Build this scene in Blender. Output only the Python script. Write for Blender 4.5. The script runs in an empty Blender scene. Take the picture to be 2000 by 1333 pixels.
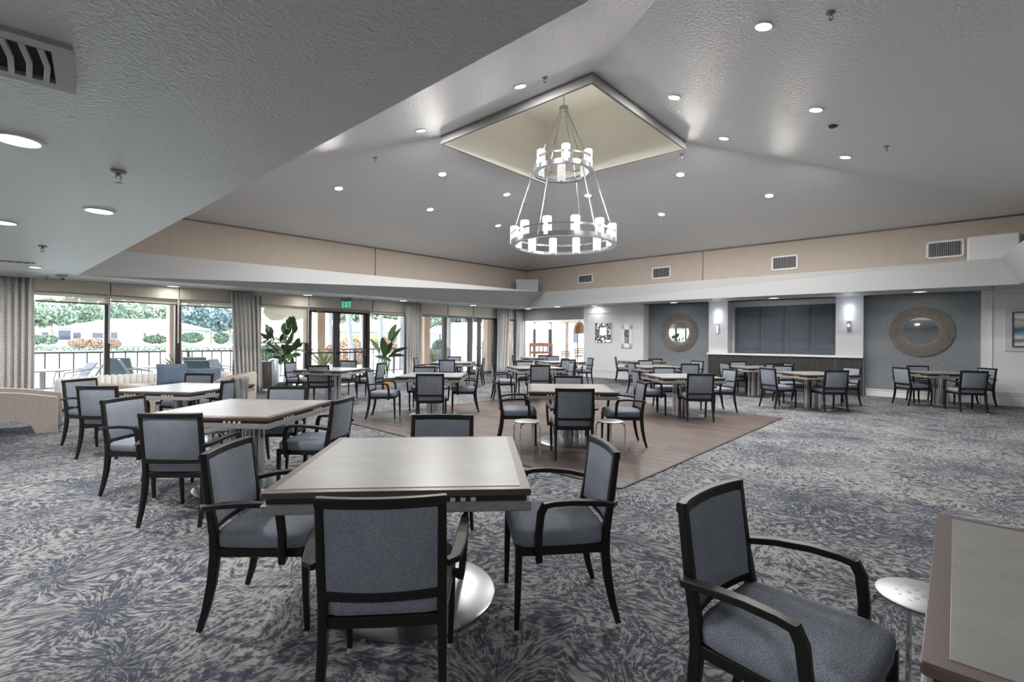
import bpy, math, random
from mathutils import Vector, Matrix
from mathutils.geometry import intersect_ray_tri
random.seed(7)
S = bpy.context.scene
COL = S.collection
PI = math.pi
# ------------------------------------------------------------------ camera
FPX, CH, HY, ROLL = 930.0, 1.42, 665.0, math.radians(0.35)
cam = bpy.data.objects.new('camera', bpy.data.cameras.new('camera'))
COL.objects.link(cam)
cam.data.sensor_width = 36.0
cam.data.lens = FPX * 36.0 / 2000.0
cam.data.shift_y = -(666.5 - HY) / 2000.0
cam.data.clip_start = 0.05
cam.data.clip_end = 600
cam.matrix_world = Matrix.Translation((0, 0, CH)) @ Matrix.Rotation(PI / 2, 4, 'X') @ Matrix.Rotation(ROLL, 4, 'Z')
S.camera = cam
# ------------------------------------------------------------------ world, sun, exposure
W = bpy.data.worlds.new('sky'); S.world = W; W.use_nodes = True
nt = W.node_tree; nt.nodes.clear()
wo = nt.nodes.new('ShaderNodeOutputWorld'); bg = nt.nodes.new('ShaderNodeBackground')
tc = nt.nodes.new('ShaderNodeTexCoord'); sx = nt.nodes.new('ShaderNodeSeparateXYZ')
cr = nt.nodes.new('ShaderNodeValToRGB')
cr.color_ramp.elements[0].position = 0.0; cr.color_ramp.elements[0].color = (0.95, 0.97, 1.0, 1)
cr.color_ramp.elements[1].position = 0.7; cr.color_ramp.elements[1].color = (0.55, 0.75, 1.0, 1)
nt.links.new(tc.outputs['Generated'], sx.inputs[0]); nt.links.new(sx.outputs['Z'], cr.inputs[0])
nt.links.new(cr.outputs[0], bg.inputs[0]); nt.links.new(bg.outputs[0], wo.inputs[0])
bg.inputs[1].default_value = 7.0
sun = bpy.data.objects.new('sun', bpy.data.lights.new('sun', 'SUN')); COL.objects.link(sun)
sun.data.energy = 9.0; sun.data.angle = 0.02; sun.data.color = (1.0, 0.95, 0.88)
sun.rotation_euler = (math.radians(38), 0, math.radians(-70))
S.view_settings.view_transform = 'Standard'; S.view_settings.look = 'None'
S.view_settings.gamma = 1.0; S.view_settings.use_curve_mapping = False
S.view_settings.exposure = 0.26
LAMP = 2.6   # power of the recessed lamps

# ------------------------------------------------------------------ geometry helpers
def ray(px, py):
    dx, dy = px - 1000, py - HY
    return ((dx * math.cos(ROLL) - dy * math.sin(ROLL)) / FPX, -(dx * math.sin(ROLL) + dy * math.cos(ROLL)) / FPX)
def U(px, py, z=0.0):
    a, b = ray(px, py); Y = (z - CH) / b
    return Vector((a * Y, Y, z))
def at(px, py, Y):
    a, b = ray(px, py)
    return Vector((a * Y, Y, CH + b * Y))
def zc(Y): return 2.47 + 0.0155 * Y          # the flat ceilings rise very slightly to the far corner
def onceil(px, py, dz=0.0):
    a, b = ray(px, py); Y = (2.47 + dz - CH) / (b - 0.0155)
    return Vector((a * Y, Y, 2.47 + dz + 0.0155 * Y))
class Line:
    def __init__(s, P, ang, side):
        s.P = Vector((P[0], P[1])); s.d = Vector((math.cos(math.radians(ang)), math.sin(math.radians(ang))))
        s.n = Vector((-s.d.y, s.d.x)) * side; s.ang = ang         # n points into the room
    def xy(s, t, off=0.0): return s.P + s.d * t + s.n * off
    def s(s_, px, off=0.0, py=665):
        a, b = ray(px, py); P = s_.P + s_.n * off; d = s_.d
        Y = (P.x * d.y - P.y * d.x) / (a * d.y - d.x)
        return (Vector((a * Y, Y)) - P).dot(d)
    def z(s_, px, py, off=0.0):
        t = s_.s(px, off, py); Y = s_.xy(t, off).y
        return CH + ray(px, py)[1] * Y
    def rot(s_):       # matrix: local x along wall, local y into the room
        m = Matrix(((s_.d.x, s_.n.x, 0), (s_.d.y, s_.n.y, 0), (0, 0, 1)))
        return m
    def M(s_, t, off=0.0, z=0.0):
        p = s_.xy(t, off)
        return Matrix.Translation((p.x, p.y, z)) @ s_.rot().to_4x4()

class MB:
    def __init__(s): s.v = []; s.f = []; s.uv = None
    def add(s, vs, fs):
        o = len(s.v); s.v += [Vector(v) for v in vs]; s.f += [tuple(i + o for i in f) for f in fs]; return s
    def box(s, x0, x1, y0, y1, z0, z1):
        return s.add([(x0, y0, z0), (x1, y0, z0), (x1, y1, z0), (x0, y1, z0), (x0, y0, z1), (x1, y0, z1), (x1, y1, z1), (x0, y1, z1)],
                     [(0, 3, 2, 1), (4, 5, 6, 7), (0, 1, 5, 4), (1, 2, 6, 5), (2, 3, 7, 6), (3, 0, 4, 7)])
    def bbox(s, x0, x1, y0, y1, z0, z1, b):     # box with chamfered edges
        X = [(x0, x0 + b, x1 - b, x1)]; pts = []
        prof = [(x0 + b, y0), (x1 - b, y0), (x1, y0 + b), (x1, y1 - b), (x1 - b, y1), (x0 + b, y1), (x0, y1 - b), (x0, y0 + b)]
        cx, cy = (x0 + x1) / 2, (y0 + y1) / 2
        def ring(k, z):
            fx = ((x1 - x0) / 2 - k) / ((x1 - x0) / 2); fy = ((y1 - y0) / 2 - k) / ((y1 - y0) / 2)
            return [(cx + (x - cx) * fx, cy + (y - cy) * fy, z) for x, y in prof]
        return s.loft([ring(b, z0), ring(0, z0 + b), ring(0, z1 - b), ring(b, z1)])
    def loft(s, rings, cap=True, close=True):
        n = len(rings[0]); vs = [p for r in rings for p in r]; fs = []
        for i in range(len(rings) - 1):
            for j in range(n if close else n - 1):
                k = (j + 1) % n
                fs.append((i * n + j, i * n + k, (i + 1) * n + k, (i + 1) * n + j))
        if cap:
            fs.append(tuple(range(n - 1, -1, -1))); o = (len(rings) - 1) * n; fs.append(tuple(o + j for j in range(n)))
        return s.add(vs, fs)
    def sweep(s, pts, w, h, up=(0, 0, 1), r=0.25, ends=None):
        """rounded rectangular bar along pts; w along the side axis, h along the up axis; w/h number or list"""
        pts = [Vector(p) for p in pts]; n = len(pts); rings = []
        for i, p in enumerate(pts):
            t = (pts[min(i + 1, n - 1)] - pts[max(i - 1, 0)]).normalized()
            side = t.cross(Vector(up)).normalized(); u2 = side.cross(t)
            ww = (w[i] if isinstance(w, (list, tuple)) else w) / 2; hh = (h[i] if isinstance(h, (list, tuple)) else h) / 2
            b = r * min(ww, hh) * 2 * 0.6
            prof = [(-ww + b, -hh), (ww - b, -hh), (ww, -hh + b), (ww, hh - b), (ww - b, hh), (-ww + b, hh), (-ww, hh - b), (-ww, -hh + b)]
            rings.append([tuple(p + side * a + u2 * c) for a, c in prof])
        return s.loft(rings)
    def tube(s, pts, rad, n=8, up=(0.01, 0.02, 1)):
        pts = [Vector(p) for p in pts]; m = len(pts); rings = []
        for i, p in enumerate(pts):
            t = (pts[min(i + 1, m - 1)] - pts[max(i - 1, 0)]).normalized()
            u = Vector(up)
            if abs(t.dot(u.normalized())) > 0.98: u = Vector((1, 0, 0))
            side = t.cross(u).normalized(); u2 = side.cross(t)
            rr = rad[i] if isinstance(rad, (list, tuple)) else rad
            rings.append([tuple(p + side * math.cos(2 * PI * k / n) * rr + u2 * math.sin(2 * PI * k / n) * rr) for k in range(n)])
        return s.loft(rings)
    def lathe(s, prof, n=24, c=(0, 0, 0), axis='Z', closed=False):
        rings = []
        for r, z in prof:
            rr = []
            for k in range(n):
                a = 2 * PI * k / n; x, y = r * math.cos(a), r * math.sin(a)
                p = (x, y, z) if axis == 'Z' else (x, z, y)
                rr.append((p[0] + c[0], p[1] + c[1], p[2] + c[2]))
            rings.append(rr)
        if closed: rings.append(rings[0])
        return s.loft(rings, cap=not closed)
    def prism(s, poly, z0, z1):
        n = len(poly); 
        return s.loft([[(p[0], p[1], z0) for p in poly], [(p[0], p[1], z1) for p in poly]])
    def quad(s, a, b, c, d): return s.add([a, b, c, d], [(0, 1, 2, 3)])
    def xf(s, M):
        s.v = [M @ v for v in s.v]; return s
def link(o, parent=None, mw=None):
    COL.objects.link(o)
    if parent is not None: o.parent = parent
    if mw is not None: o.matrix_basis = mw
    return o
def mesh(name, mb, m, smooth=35):
    me = bpy.data.meshes.new(name); me.from_pydata([tuple(v) for v in mb.v], [], mb.f)
    me.validate(); me.materials.append(m)
    if mb.uv:
        l = me.uv_layers.new(name='UVMap')
        for lp in me.loops: l.data[lp.index].uv = mb.uv[lp.vertex_index]
    if smooth:
        for p in me.polygons: p.use_smooth = True
        me.set_sharp_from_angle(angle=math.radians(smooth))
    me.update(); return me
def ob(name, mb, m, parent=None, mw=None, smooth=35):
    me = mb if isinstance(mb, bpy.types.Mesh) else mesh(name, mb, m, smooth)
    return link(bpy.data.objects.new(name, me), parent, mw)
def tag(o, label=None, cat=None, group=None, kind=None):
    if label: o['label'] = label
    if cat: o['category'] = cat
    if group: o['group'] = group
    if kind: o['kind'] = kind
    return o
def thing(name, label, cat, mw=None, group=None):
    o = bpy.data.objects.new(name, None); o.empty_display_size = 0.1; link(o, None, mw)
    return tag(o, label, cat, group)
def struct(name, mb, m, smooth=0, mw=None, label=None):
    o = ob(name, mb, m, None, mw, smooth); o['kind'] = 'structure'
    if label: o['label'] = label
    return o
def dup(root, mw, label=None, group=None, parent=None):
    r = root.copy(); COL.objects.link(r); r.matrix_basis = mw
    if parent is not None: r.parent = parent
    if label: r['label'] = label
    if group: r['group'] = group
    def rec(a, b):
        for ch in list(a.children):
            c = ch.copy(); COL.objects.link(c); c.parent = b; rec(ch, c)
    rec(root, r); return r
def TR(x, y, z=0, rz=0): return Matrix.Translation((x, y, z)) @ Matrix.Rotation(rz, 4, 'Z')

# ------------------------------------------------------------------ materials
def mat(name, col, rough=0.5, metal=0.0, bump=0.0, bscale=40, vary=0.0, vscale=6, emit=None, spec=0.5, coord='Object', stretch=None, bdist=0.01):
    m = bpy.data.materials.new(name); m.use_nodes = True; n = m.node_tree; b = n.nodes['Principled BSDF']
    b.inputs['Base Color'].default_value = (*col, 1); b.inputs['Roughness'].default_value = rough; b.inputs['Metallic'].default_value = metal
    b.inputs['Specular IOR Level'].default_value = spec
    t = n.nodes.new('ShaderNodeTexCoord'); src = t.outputs[coord]
    if stretch:
        mp = n.nodes.new('ShaderNodeMapping'); mp.inputs['Scale'].default_value = stretch; n.links.new(src, mp.inputs[0]); src = mp.outputs[0]
    if vary > 0:
        nz = n.nodes.new('ShaderNodeTexNoise'); nz.inputs['Scale'].default_value = vscale; nz.inputs['Detail'].default_value = 4
        n.links.new(src, nz.inputs['Vector'])
        r = n.nodes.new('ShaderNodeValToRGB')
        r.color_ramp.elements[0].position = 0.3; r.color_ramp.elements[1].position = 0.7
        r.color_ramp.elements[0].color = (*[c * (1 - vary) for c in col], 1); r.color_ramp.elements[1].color = (*[min(1, c * (1 + vary)) for c in col], 1)
        n.links.new(nz.outputs['Fac'], r.inputs[0]); n.links.new(r.outputs[0], b.inputs['Base Color'])
    if bump > 0:
        nb = n.nodes.new('ShaderNodeTexNoise'); nb.inputs['Scale'].default_value = bscale; nb.inputs['Detail'].default_value = 3
        n.links.new(src, nb.inputs['Vector'])
        bp = n.nodes.new('ShaderNodeBump'); bp.inputs['Strength'].default_value = bump; bp.inputs['Distance'].default_value = bdist
        n.links.new(nb.outputs['Fac'], bp.inputs['Height']); n.links.new(bp.outputs[0], b.inputs['Normal'])
    if emit:
        b.inputs['Emission Color'].default_value = (*emit[0], 1); b.inputs['Emission Strength'].default_value = emit[1]
    return m
def N(m, t, **kw):
    n = m.node_tree.nodes.new(t)
    for k, v in kw.items():
        if k in n.inputs: n.inputs[k].default_value = v
        else: setattr(n, k, v)
    return n
def L(m, a, b): m.node_tree.links.new(a, b)
def math_(m, op, a, b=None):
    n = m.node_tree.nodes.new('ShaderNodeMath'); n.operation = op
    for i, x in enumerate((a, b)):
        if x is None: continue
        if isinstance(x, (int, float)): n.inputs[i].default_value = x
        else: L(m, x, n.inputs[i])
    return n.outputs[0]

M_low = mat('low_ceiling_paint', (0.66, 0.66, 0.65), 0.42, bump=0.8, bscale=52, bdist=0.016, spec=0.5)
M_vault = mat('vault_paint', (0.72, 0.72, 0.72), 0.42, bump=0.9, bscale=30, bdist=0.014, spec=0.5)
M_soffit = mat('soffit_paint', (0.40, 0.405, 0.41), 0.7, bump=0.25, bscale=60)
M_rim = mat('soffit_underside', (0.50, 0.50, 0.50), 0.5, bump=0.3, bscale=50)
M_beige = mat('beige_fabric_wall', (0.47, 0.405, 0.345), 0.9, bump=0.3, bscale=90, vary=0.04)
M_curb = mat('curb_paint', (0.22, 0.22, 0.22), 0.7, bump=0.3, bscale=40)
M_cream = mat('cream_shaft', (0.92, 0.90, 0.82), 0.8)
M_white = mat('white_wall_paint', (0.68, 0.69, 0.71), 0.6)
M_wtrim = mat('white_trim', (0.74, 0.74, 0.74), 0.45)
M_niche = mat('blue_grey_wallcovering', (0.205, 0.22, 0.24), 0.75, bump=0.9, bscale=45, vary=0.12, vscale=30, stretch=(1, 1, 0.5))
M_col = mat('column_paint', (0.58, 0.58, 0.60), 0.5)
M_shut = mat('shutter_blue', (0.075, 0.09, 0.115), 0.5, vary=0.06)
M_ctop = mat('counter_stone', (0.66, 0.66, 0.67), 0.3, vary=0.05, vscale=12)
M_cwood = mat('dark_fluted_wood', (0.042, 0.037, 0.034), 0.5, vary=0.35, vscale=25, stretch=(8, 8, 0.6))
M_bronze = mat('dark_bronze', (0.045, 0.038, 0.034), 0.45, metal=0.3)
M_black = mat('black', (0.01, 0.01, 0.01), 0.6)
M_frame = mat('espresso_frame', (0.010, 0.0085, 0.008), 0.42, bump=0.05, bscale=120, spec=0.35)
M_glide = mat('clear_glide', (0.75, 0.75, 0.76), 0.25, metal=0.6)
M_steel = mat('brushed_steel', (0.52, 0.53, 0.55), 0.3, metal=1.0, bump=0.04, bscale=200)
M_chrome = mat('chrome', (0.72, 0.73, 0.75), 0.12, metal=1.0)
M_tube = mat('polished_tube', (0.66, 0.67, 0.69), 0.16, metal=1.0)
M_stool = mat('satin_steel', (0.30, 0.30, 0.31), 0.45, metal=1.0)
M_disc = mat('disc_steel', (0.40, 0.41, 0.43), 0.3, metal=1.0, bump=0.04, bscale=200)
M_cham = mat('brushed_nickel', (0.50, 0.51, 0.54), 0.25, metal=1.0)
M_brown = mat('brown_table_edge', (0.085, 0.055, 0.05), 0.35)
M_border = mat('taupe_table_border', (0.12, 0.085, 0.078), 0.35)
M_apron = mat('grey_wood_apron', (0.24, 0.24, 0.235), 0.45, vary=0.15, vscale=14, stretch=(1, 1, 4))
M_brass = mat('pale_brass', (0.85, 0.75, 0.6), 0.3, metal=0.5)
M_sofa = mat('cream_upholstery', (0.78, 0.74, 0.70), 0.95, bump=0.2, bscale=150)
M_tan = mat('tan_boucle', (0.42, 0.37, 0.33), 0.95, bump=0.6, bscale=90, vary=0.1, vscale=50)
M_pillow = mat('blue_pillow', (0.13, 0.18, 0.25), 0.95, bump=0.4, bscale=120)
M_throw = mat('grey_throw', (0.22, 0.22, 0.22), 0.95, bump=0.6, bscale=120)
M_pot = mat('charcoal_pot', (0.08, 0.08, 0.08), 0.6, vary=0.2)
M_leaf = mat('dark_leaf', (0.06, 0.12, 0.045), 0.35, vary=0.3, vscale=9)
M_trunk = mat('bark', (0.30, 0.25, 0.20), 0.9, vary=0.2)
M_basket = mat('woven_basket', (0.42, 0.27, 0.13), 0.8, bump=0.8, bscale=60, vary=0.25, vscale=40)
M_leather = mat('brown_leather', (0.07, 0.055, 0.055), 0.5)
M_ring = mat('mirror_ring_wood', (0.25, 0.222, 0.205), 0.85, vary=0.18, vscale=14)
M_mirror = mat('mirror_glass', (0.9, 0.9, 0.9), 0.02, metal=1.0)
M_candle = mat('glass_candle_shade', (0.42, 0.42, 0.42), 0.5, emit=((1, 0.99, 0.97), 0.45))
M_lens = mat('lamp_lens', (1, 1, 1), 0.5, emit=((1, 1, 1), 14))
M_lens2 = mat('square_lamp_lens', (1, 1, 1), 0.5, emit=((1, 0.99, 0.97), 3))
M_ltrim = mat('lamp_trim_white', (0.72, 0.72, 0.74), 0.35)
M_shade = mat('sconce_shade', (1, 1, 1), 0.5, emit=((0.93, 0.96, 1), 2.6))
M_green = mat('exit_green', (0.05, 0.6, 0.35), 0.5, emit=((0.05, 0.75, 0.42), 0.9))
M_grey = mat('grey_plastic', (0.25, 0.25, 0.26), 0.5)
M_lgrey = mat('light_grey_plastic', (0.55, 0.56, 0.58), 0.5)
M_speaker = mat('speaker_cloth', (0.42, 0.44, 0.46), 0.8, bump=0.5, bscale=120)
M_vent = mat('vent_metal', (0.42, 0.42, 0.43), 0.5)
M_ventdark = mat('vent_shadow_box', (0.03, 0.03, 0.035), 0.9)
M_patio = mat('patio_concrete', (0.46, 0.45, 0.43), 0.9, vary=0.05, vscale=2)
M_lawn = mat('lawn', (0.37, 0.385, 0.32), 0.95, vary=0.2, vscale=0.25)
M_path = mat('pale_path', (0.8, 0.8, 0.77), 0.9)
M_house = mat('house_wall', (0.42, 0.41, 0.42), 0.9)
M_blueh = mat('pale_blue_house', (0.28, 0.34, 0.38), 0.9)
M_roof = mat('pale_roof', (0.5, 0.49, 0.49), 0.9, vary=0.05)
M_roof2 = mat('tan_roof', (0.30, 0.26, 0.24), 0.9, vary=0.08)
M_hwin = mat('house_window', (0.05, 0.055, 0.08), 0.3)
M_hyel = mat('yellow_green_window', (0.25, 0.28, 0.10), 0.4)
M_bush = mat('hedge_green', (0.10, 0.14, 0.08), 0.9, vary=0.4, vscale=3)
M_orange = mat('coral_bush', (0.36, 0.22, 0.15), 0.9, vary=0.35, vscale=4)
M_tree = mat('tree_green', (0.26, 0.31, 0.22), 0.9, vary=0.45, vscale=1.2)
M_tree2 = mat('tree_blue_green', (0.14, 0.19, 0.18), 0.9, vary=0.4, vscale=1.2)
M_palm = mat('palm_trunk', (0.25, 0.23, 0.22), 0.9, vary=0.15, vscale=5)
M_peach = mat('peach_stucco', (0.62, 0.42, 0.30), 0.85)
M_rail = mat('bronze_railing', (0.12, 0.11, 0.105), 0.6)
M_sling = mat('teal_sling', (0.14, 0.20, 0.23), 0.7)
M_sling2 = mat('grey_sling', (0.25, 0.24, 0.27), 0.7)
M_alu = mat('chair_aluminium', (0.42, 0.42, 0.42), 0.5)
M_blade = mat('agave_leaf', (0.26, 0.28, 0.12), 0.7, vary=0.3, vscale=10)
M_bpot = mat('blue_grey_pot', (0.30, 0.34, 0.40), 0.4, vary=0.15)
M_wicker = mat('orange_wicker', (0.24, 0.115, 0.055), 0.7, bump=0.7, bscale=80, vary=0.2, vscale=30)
M_skin = mat('skin', (0.62, 0.42, 0.35), 0.6)
M_hair = mat('grey_hair', (0.55, 0.53, 0.50), 0.9)
M_shirt = mat('pale_shirt', (0.6, 0.62, 0.65), 0.9)
M_pwhite = mat('white_frame_paint', (0.80, 0.80, 0.80), 0.5)

def glass(name, tint=(0.97, 0.98, 0.98), refl=0.5):
    m = bpy.data.materials.new(name); m.use_nodes = True; n = m.node_tree; n.nodes.clear()
    o = n.nodes.new('ShaderNodeOutputMaterial'); tr = n.nodes.new('ShaderNodeBsdfTransparent'); gl = n.nodes.new('ShaderNodeBsdfGlossy')
    fr = n.nodes.new('ShaderNodeFresnel'); fr.inputs[0].default_value = 1.45; mx = n.nodes.new('ShaderNodeMixShader')
    tr.inputs[0].default_value = (*tint, 1); gl.inputs['Roughness'].default_value = 0.0
    sc = n.nodes.new('ShaderNodeMath'); sc.operation = 'MULTIPLY'; sc.inputs[1].default_value = refl
    n.links.new(fr.outputs[0], sc.inputs[0]); n.links.new(sc.outputs[0], mx.inputs[0]); n.links.new(tr.outputs[0], mx.inputs[1]); n.links.new(gl.outputs[0], mx.inputs[2])
    n.links.new(mx.outputs[0], o.inputs[0]); return m
M_glass = glass('window_glass')
def blindmat():
    m = bpy.data.materials.new('roller_blind_fabric'); m.use_nodes = True; n = m.node_tree; n.nodes.clear()
    o = n.nodes.new('ShaderNodeOutputMaterial'); d = n.nodes.new('ShaderNodeBsdfDiffuse'); t = n.nodes.new('ShaderNodeBsdfTranslucent'); tr = n.nodes.new('ShaderNodeBsdfTransparent')
    d.inputs[0].default_value = (0.80, 0.75, 0.66, 1); t.inputs[0].default_value = (0.80, 0.76, 0.68, 1); tr.inputs[0].default_value = (0.9, 0.88, 0.82, 1)
    a = n.nodes.new('ShaderNodeMixShader'); a.inputs[0].default_value = 0.3; b = n.nodes.new('ShaderNodeMixShader'); b.inputs[0].default_value = 0.42
    n.links.new(d.outputs[0], a.inputs[1]); n.links.new(t.outputs[0], a.inputs[2]); n.links.new(a.outputs[0], b.inputs[1]); n.links.new(tr.outputs[0], b.inputs[2]); n.links.new(b.outputs[0], o.inputs[0])
    return m
M_blind = blindmat()
M_valance = mat('blind_valance', (0.60, 0.55, 0.47), 0.8, bump=0.1, bscale=100)

def carpetmat():
    m = bpy.data.materials.new('patterned_carpet'); m.use_nodes = True; b = m.node_tree.nodes['Principled BSDF']
    b.inputs['Roughness'].default_value = 1.0; b.inputs['Specular IOR Level'].default_value = 0.1
    t = N(m, 'ShaderNodeTexCoord')
    # bend the coordinates a little so the bursts are not regular
    nz = N(m, 'ShaderNodeTexNoise', Scale=1.6, Detail=2.0); L(m, t.outputs['Object'], nz.inputs['Vector'])
    sub = N(m, 'ShaderNodeVectorMath', operation='SUBTRACT'); L(m, nz.outputs['Color'], sub.inputs[0]); sub.inputs[1].default_value = (0.5, 0.5, 0.5)
    scl = N(m, 'ShaderNodeVectorMath', operation='SCALE'); L(m, sub.outputs[0], scl.inputs[0]); scl.inputs['Scale'].default_value = 0.5
    add = N(m, 'ShaderNodeVectorMath', operation='ADD'); L(m, t.outputs['Object'], add.inputs[0]); L(m, scl.outputs[0], add.inputs[1])
    vo = N(m, 'ShaderNodeTexVoronoi', Scale=1.25, voronoi_dimensions='2D'); L(m, add.outputs[0], vo.inputs['Vector'])
    df = N(m, 'ShaderNodeVectorMath', operation='SUBTRACT'); L(m, add.outputs[0], df.inputs[0]); L(m, vo.outputs['Position'], df.inputs[1])
    sp = N(m, 'ShaderNodeSeparateXYZ'); L(m, df.outputs[0], sp.inputs[0])
    th = math_(m, 'ARCTAN2', sp.outputs['Y'], sp.outputs['X'])
    r2 = math_(m, 'SQRT', math_(m, 'ADD', math_(m, 'MULTIPLY', sp.outputs['X'], sp.outputs['X']), math_(m, 'MULTIPLY', sp.outputs['Y'], sp.outputs['Y'])))
    cv = N(m, 'ShaderNodeCombineXYZ'); L(m, math_(m, 'MULTIPLY', th, 15.0), cv.inputs[0]); L(m, math_(m, 'MULTIPLY', r2, 15.0), cv.inputs[1])
    sc = N(m, 'ShaderNodeSeparateColor'); L(m, vo.outputs['Color'], sc.inputs[0]); L(m, math_(m, 'MULTIPLY', sc.outputs[0], 40.0), cv.inputs[2])
    st = N(m, 'ShaderNodeTexNoise', Scale=1.0, Detail=2.5, Roughness=0.6, Distortion=0.6); L(m, cv.outputs[0], st.inputs['Vector'])
    # fine streaks everywhere
    mp = N(m, 'ShaderNodeMapping'); mp.inputs['Scale'].default_value = (24, 48, 1); mp.inputs['Rotation'].default_value = (0, 0, 0.7); L(m, add.outputs[0], mp.inputs[0])
    fs = N(m, 'ShaderNodeTexNoise', Scale=1.0, Detail=2.0, Distortion=1.2); L(m, mp.outputs[0], fs.inputs['Vector'])
    v = math_(m, 'ADD', math_(m, 'MULTIPLY', st.outputs['Fac'], 0.62), math_(m, 'MULTIPLY', fs.outputs['Fac'], 0.38))
    # darker hearts, larger drifts
    big = N(m, 'ShaderNodeTexNoise', Scale=0.9, Detail=2.0); L(m, t.outputs['Object'], big.inputs['Vector'])
    v = math_(m, 'ADD', v, math_(m, 'MULTIPLY', math_(m, 'SUBTRACT', big.outputs['Fac'], 0.5), 0.22))
    heart = math_(m, 'MULTIPLY', math_(m, 'SUBTRACT', 0.22, math_(m, 'MINIMUM', r2, 0.22)), -0.3)
    v = math_(m, 'ADD', v, heart)
    cr = N(m, 'ShaderNodeValToRGB'); e = cr.color_ramp.elements
    e[0].position = 0.39; e[0].color = (0.054, 0.060, 0.080, 1)
    e[1].position = 0.60; e[1].color = (0.30, 0.295, 0.285, 1)
    for p, c in ((0.45, (0.082, 0.088, 0.107)), (0.485, (0.11, 0.12, 0.15)), (0.51, (0.19, 0.19, 0.19)), (0.54, (0.245, 0.243, 0.238))):
        x = e.new(p); x.color = (*c, 1)
    L(m, v, cr.inputs[0]); L(m, cr.outputs[0], b.inputs['Base Color'])
    fb = N(m, 'ShaderNodeTexNoise', Scale=220.0, Detail=1.0); L(m, t.outputs['Object'], fb.inputs['Vector'])
    bp = N(m, 'ShaderNodeBump', Strength=0.5, Distance=0.006); L(m, fb.outputs['Fac'], bp.inputs['Height']); L(m, bp.outputs[0], b.inputs['Normal'])
    return m
M_carpet = carpetmat()
def fabricmat():
    m = bpy.data.materials.new('blue_grey_tweed'); m.use_nodes = True; b = m.node_tree.nodes['Principled BSDF']
    b.inputs['Roughness'].default_value = 0.95; b.inputs['Specular IOR Level'].default_value = 0.15
    t = N(m, 'ShaderNodeTexCoord')
    mp = N(m, 'ShaderNodeMapping'); mp.inputs['Scale'].default_value = (260, 260, 420); mp.inputs['Rotation'].default_value = (0.3, 0.5, 0.2); L(m, t.outputs['Object'], mp.inputs[0])
    n1 = N(m, 'ShaderNodeTexNoise', Scale=1.0, Detail=1.0); L(m, mp.outputs[0], n1.inputs['Vector'])
    n2 = N(m, 'ShaderNodeTexNoise', Scale=6.0, Detail=2.0); L(m, t.outputs['Object'], n2.inputs['Vector'])
    v = math_(m, 'ADD', math_(m, 'MULTIPLY', n1.outputs['Fac'], 0.85), math_(m, 'MULTIPLY', n2.outputs['Fac'], 0.15))
    cr = N(m, 'ShaderNodeValToRGB'); e = cr.color_ramp.elements
    e[0].position = 0.30; e[0].color = (0.105, 0.118, 0.148, 1); e[1].position = 0.70; e[1].color = (0.32, 0.35, 0.405, 1)
    L(m, v, cr.inputs[0]); L(m, cr.outputs[0], b.inputs['Base Color'])
    bp = N(m, 'ShaderNodeBump', Strength=0.5, Distance=0.002); L(m, n1.outputs['Fac'], bp.inputs['Height']); L(m, bp.outputs[0], b.inputs['Normal'])
    return m
M_fab = fabricmat()
def topmat():
    m = bpy.data.materials.new('grey_laminate_top'); m.use_nodes = True; b = m.node_tree.nodes['Principled BSDF']
    b.inputs['Roughness'].default_value = 0.34; b.inputs['Specular IOR Level'].default_value = 0.45
    t = N(m, 'ShaderNodeTexCoord'); mp = N(m, 'ShaderNodeMapping'); mp.inputs['Scale'].default_value = (2.4, 4.5, 1); L(m, t.outputs['Object'], mp.inputs[0])
    n1 = N(m, 'ShaderNodeTexNoise', Scale=1.6, Detail=6.0, Roughness=0.65); L(m, mp.outputs[0], n1.inputs['Vector'])
    cr = N(m, 'ShaderNodeValToRGB'); e = cr.color_ramp.elements
    e[0].position = 0.3; e[0].color = (0.225, 0.22, 0.212, 1); e[1].position = 0.72; e[1].color = (0.29, 0.285, 0.277, 1)
    L(m, n1.outputs['Fac'], cr.inputs[0]); L(m, cr.outputs[0], b.inputs['Base Color']); return m
M_top = topmat()
def curtainmat():
    m = bpy.data.materials.new('chevron_curtain'); m.use_nodes = True; b = m.node_tree.nodes['Principled BSDF']
    b.inputs['Roughness'].default_value = 0.95; b.inputs['Specular IOR Level'].default_value = 0.1
    t = N(m, 'ShaderNodeTexCoord'); sp = N(m, 'ShaderNodeSeparateXYZ'); L(m, t.outputs['UV'], sp.inputs[0])
    tri = math_(m, 'PINGPONG', sp.outputs['X'], 0.03)
    f = math_(m, 'FRACT', math_(m, 'MULTIPLY', math_(m, 'ADD', sp.outputs['Y'], tri), 26.0))
    g = math_(m, 'GREATER_THAN', f, 0.55)
    mx = N(m, 'ShaderNodeMixRGB'); L(m, g, mx.inputs[0]); mx.inputs[1].default_value = (0.84, 0.82, 0.79, 1); mx.inputs[2].default_value = (0.24, 0.235, 0.24, 1)
    L(m, mx.outputs[0], b.inputs['Base Color']); return m
M_curt = curtainmat()
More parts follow.
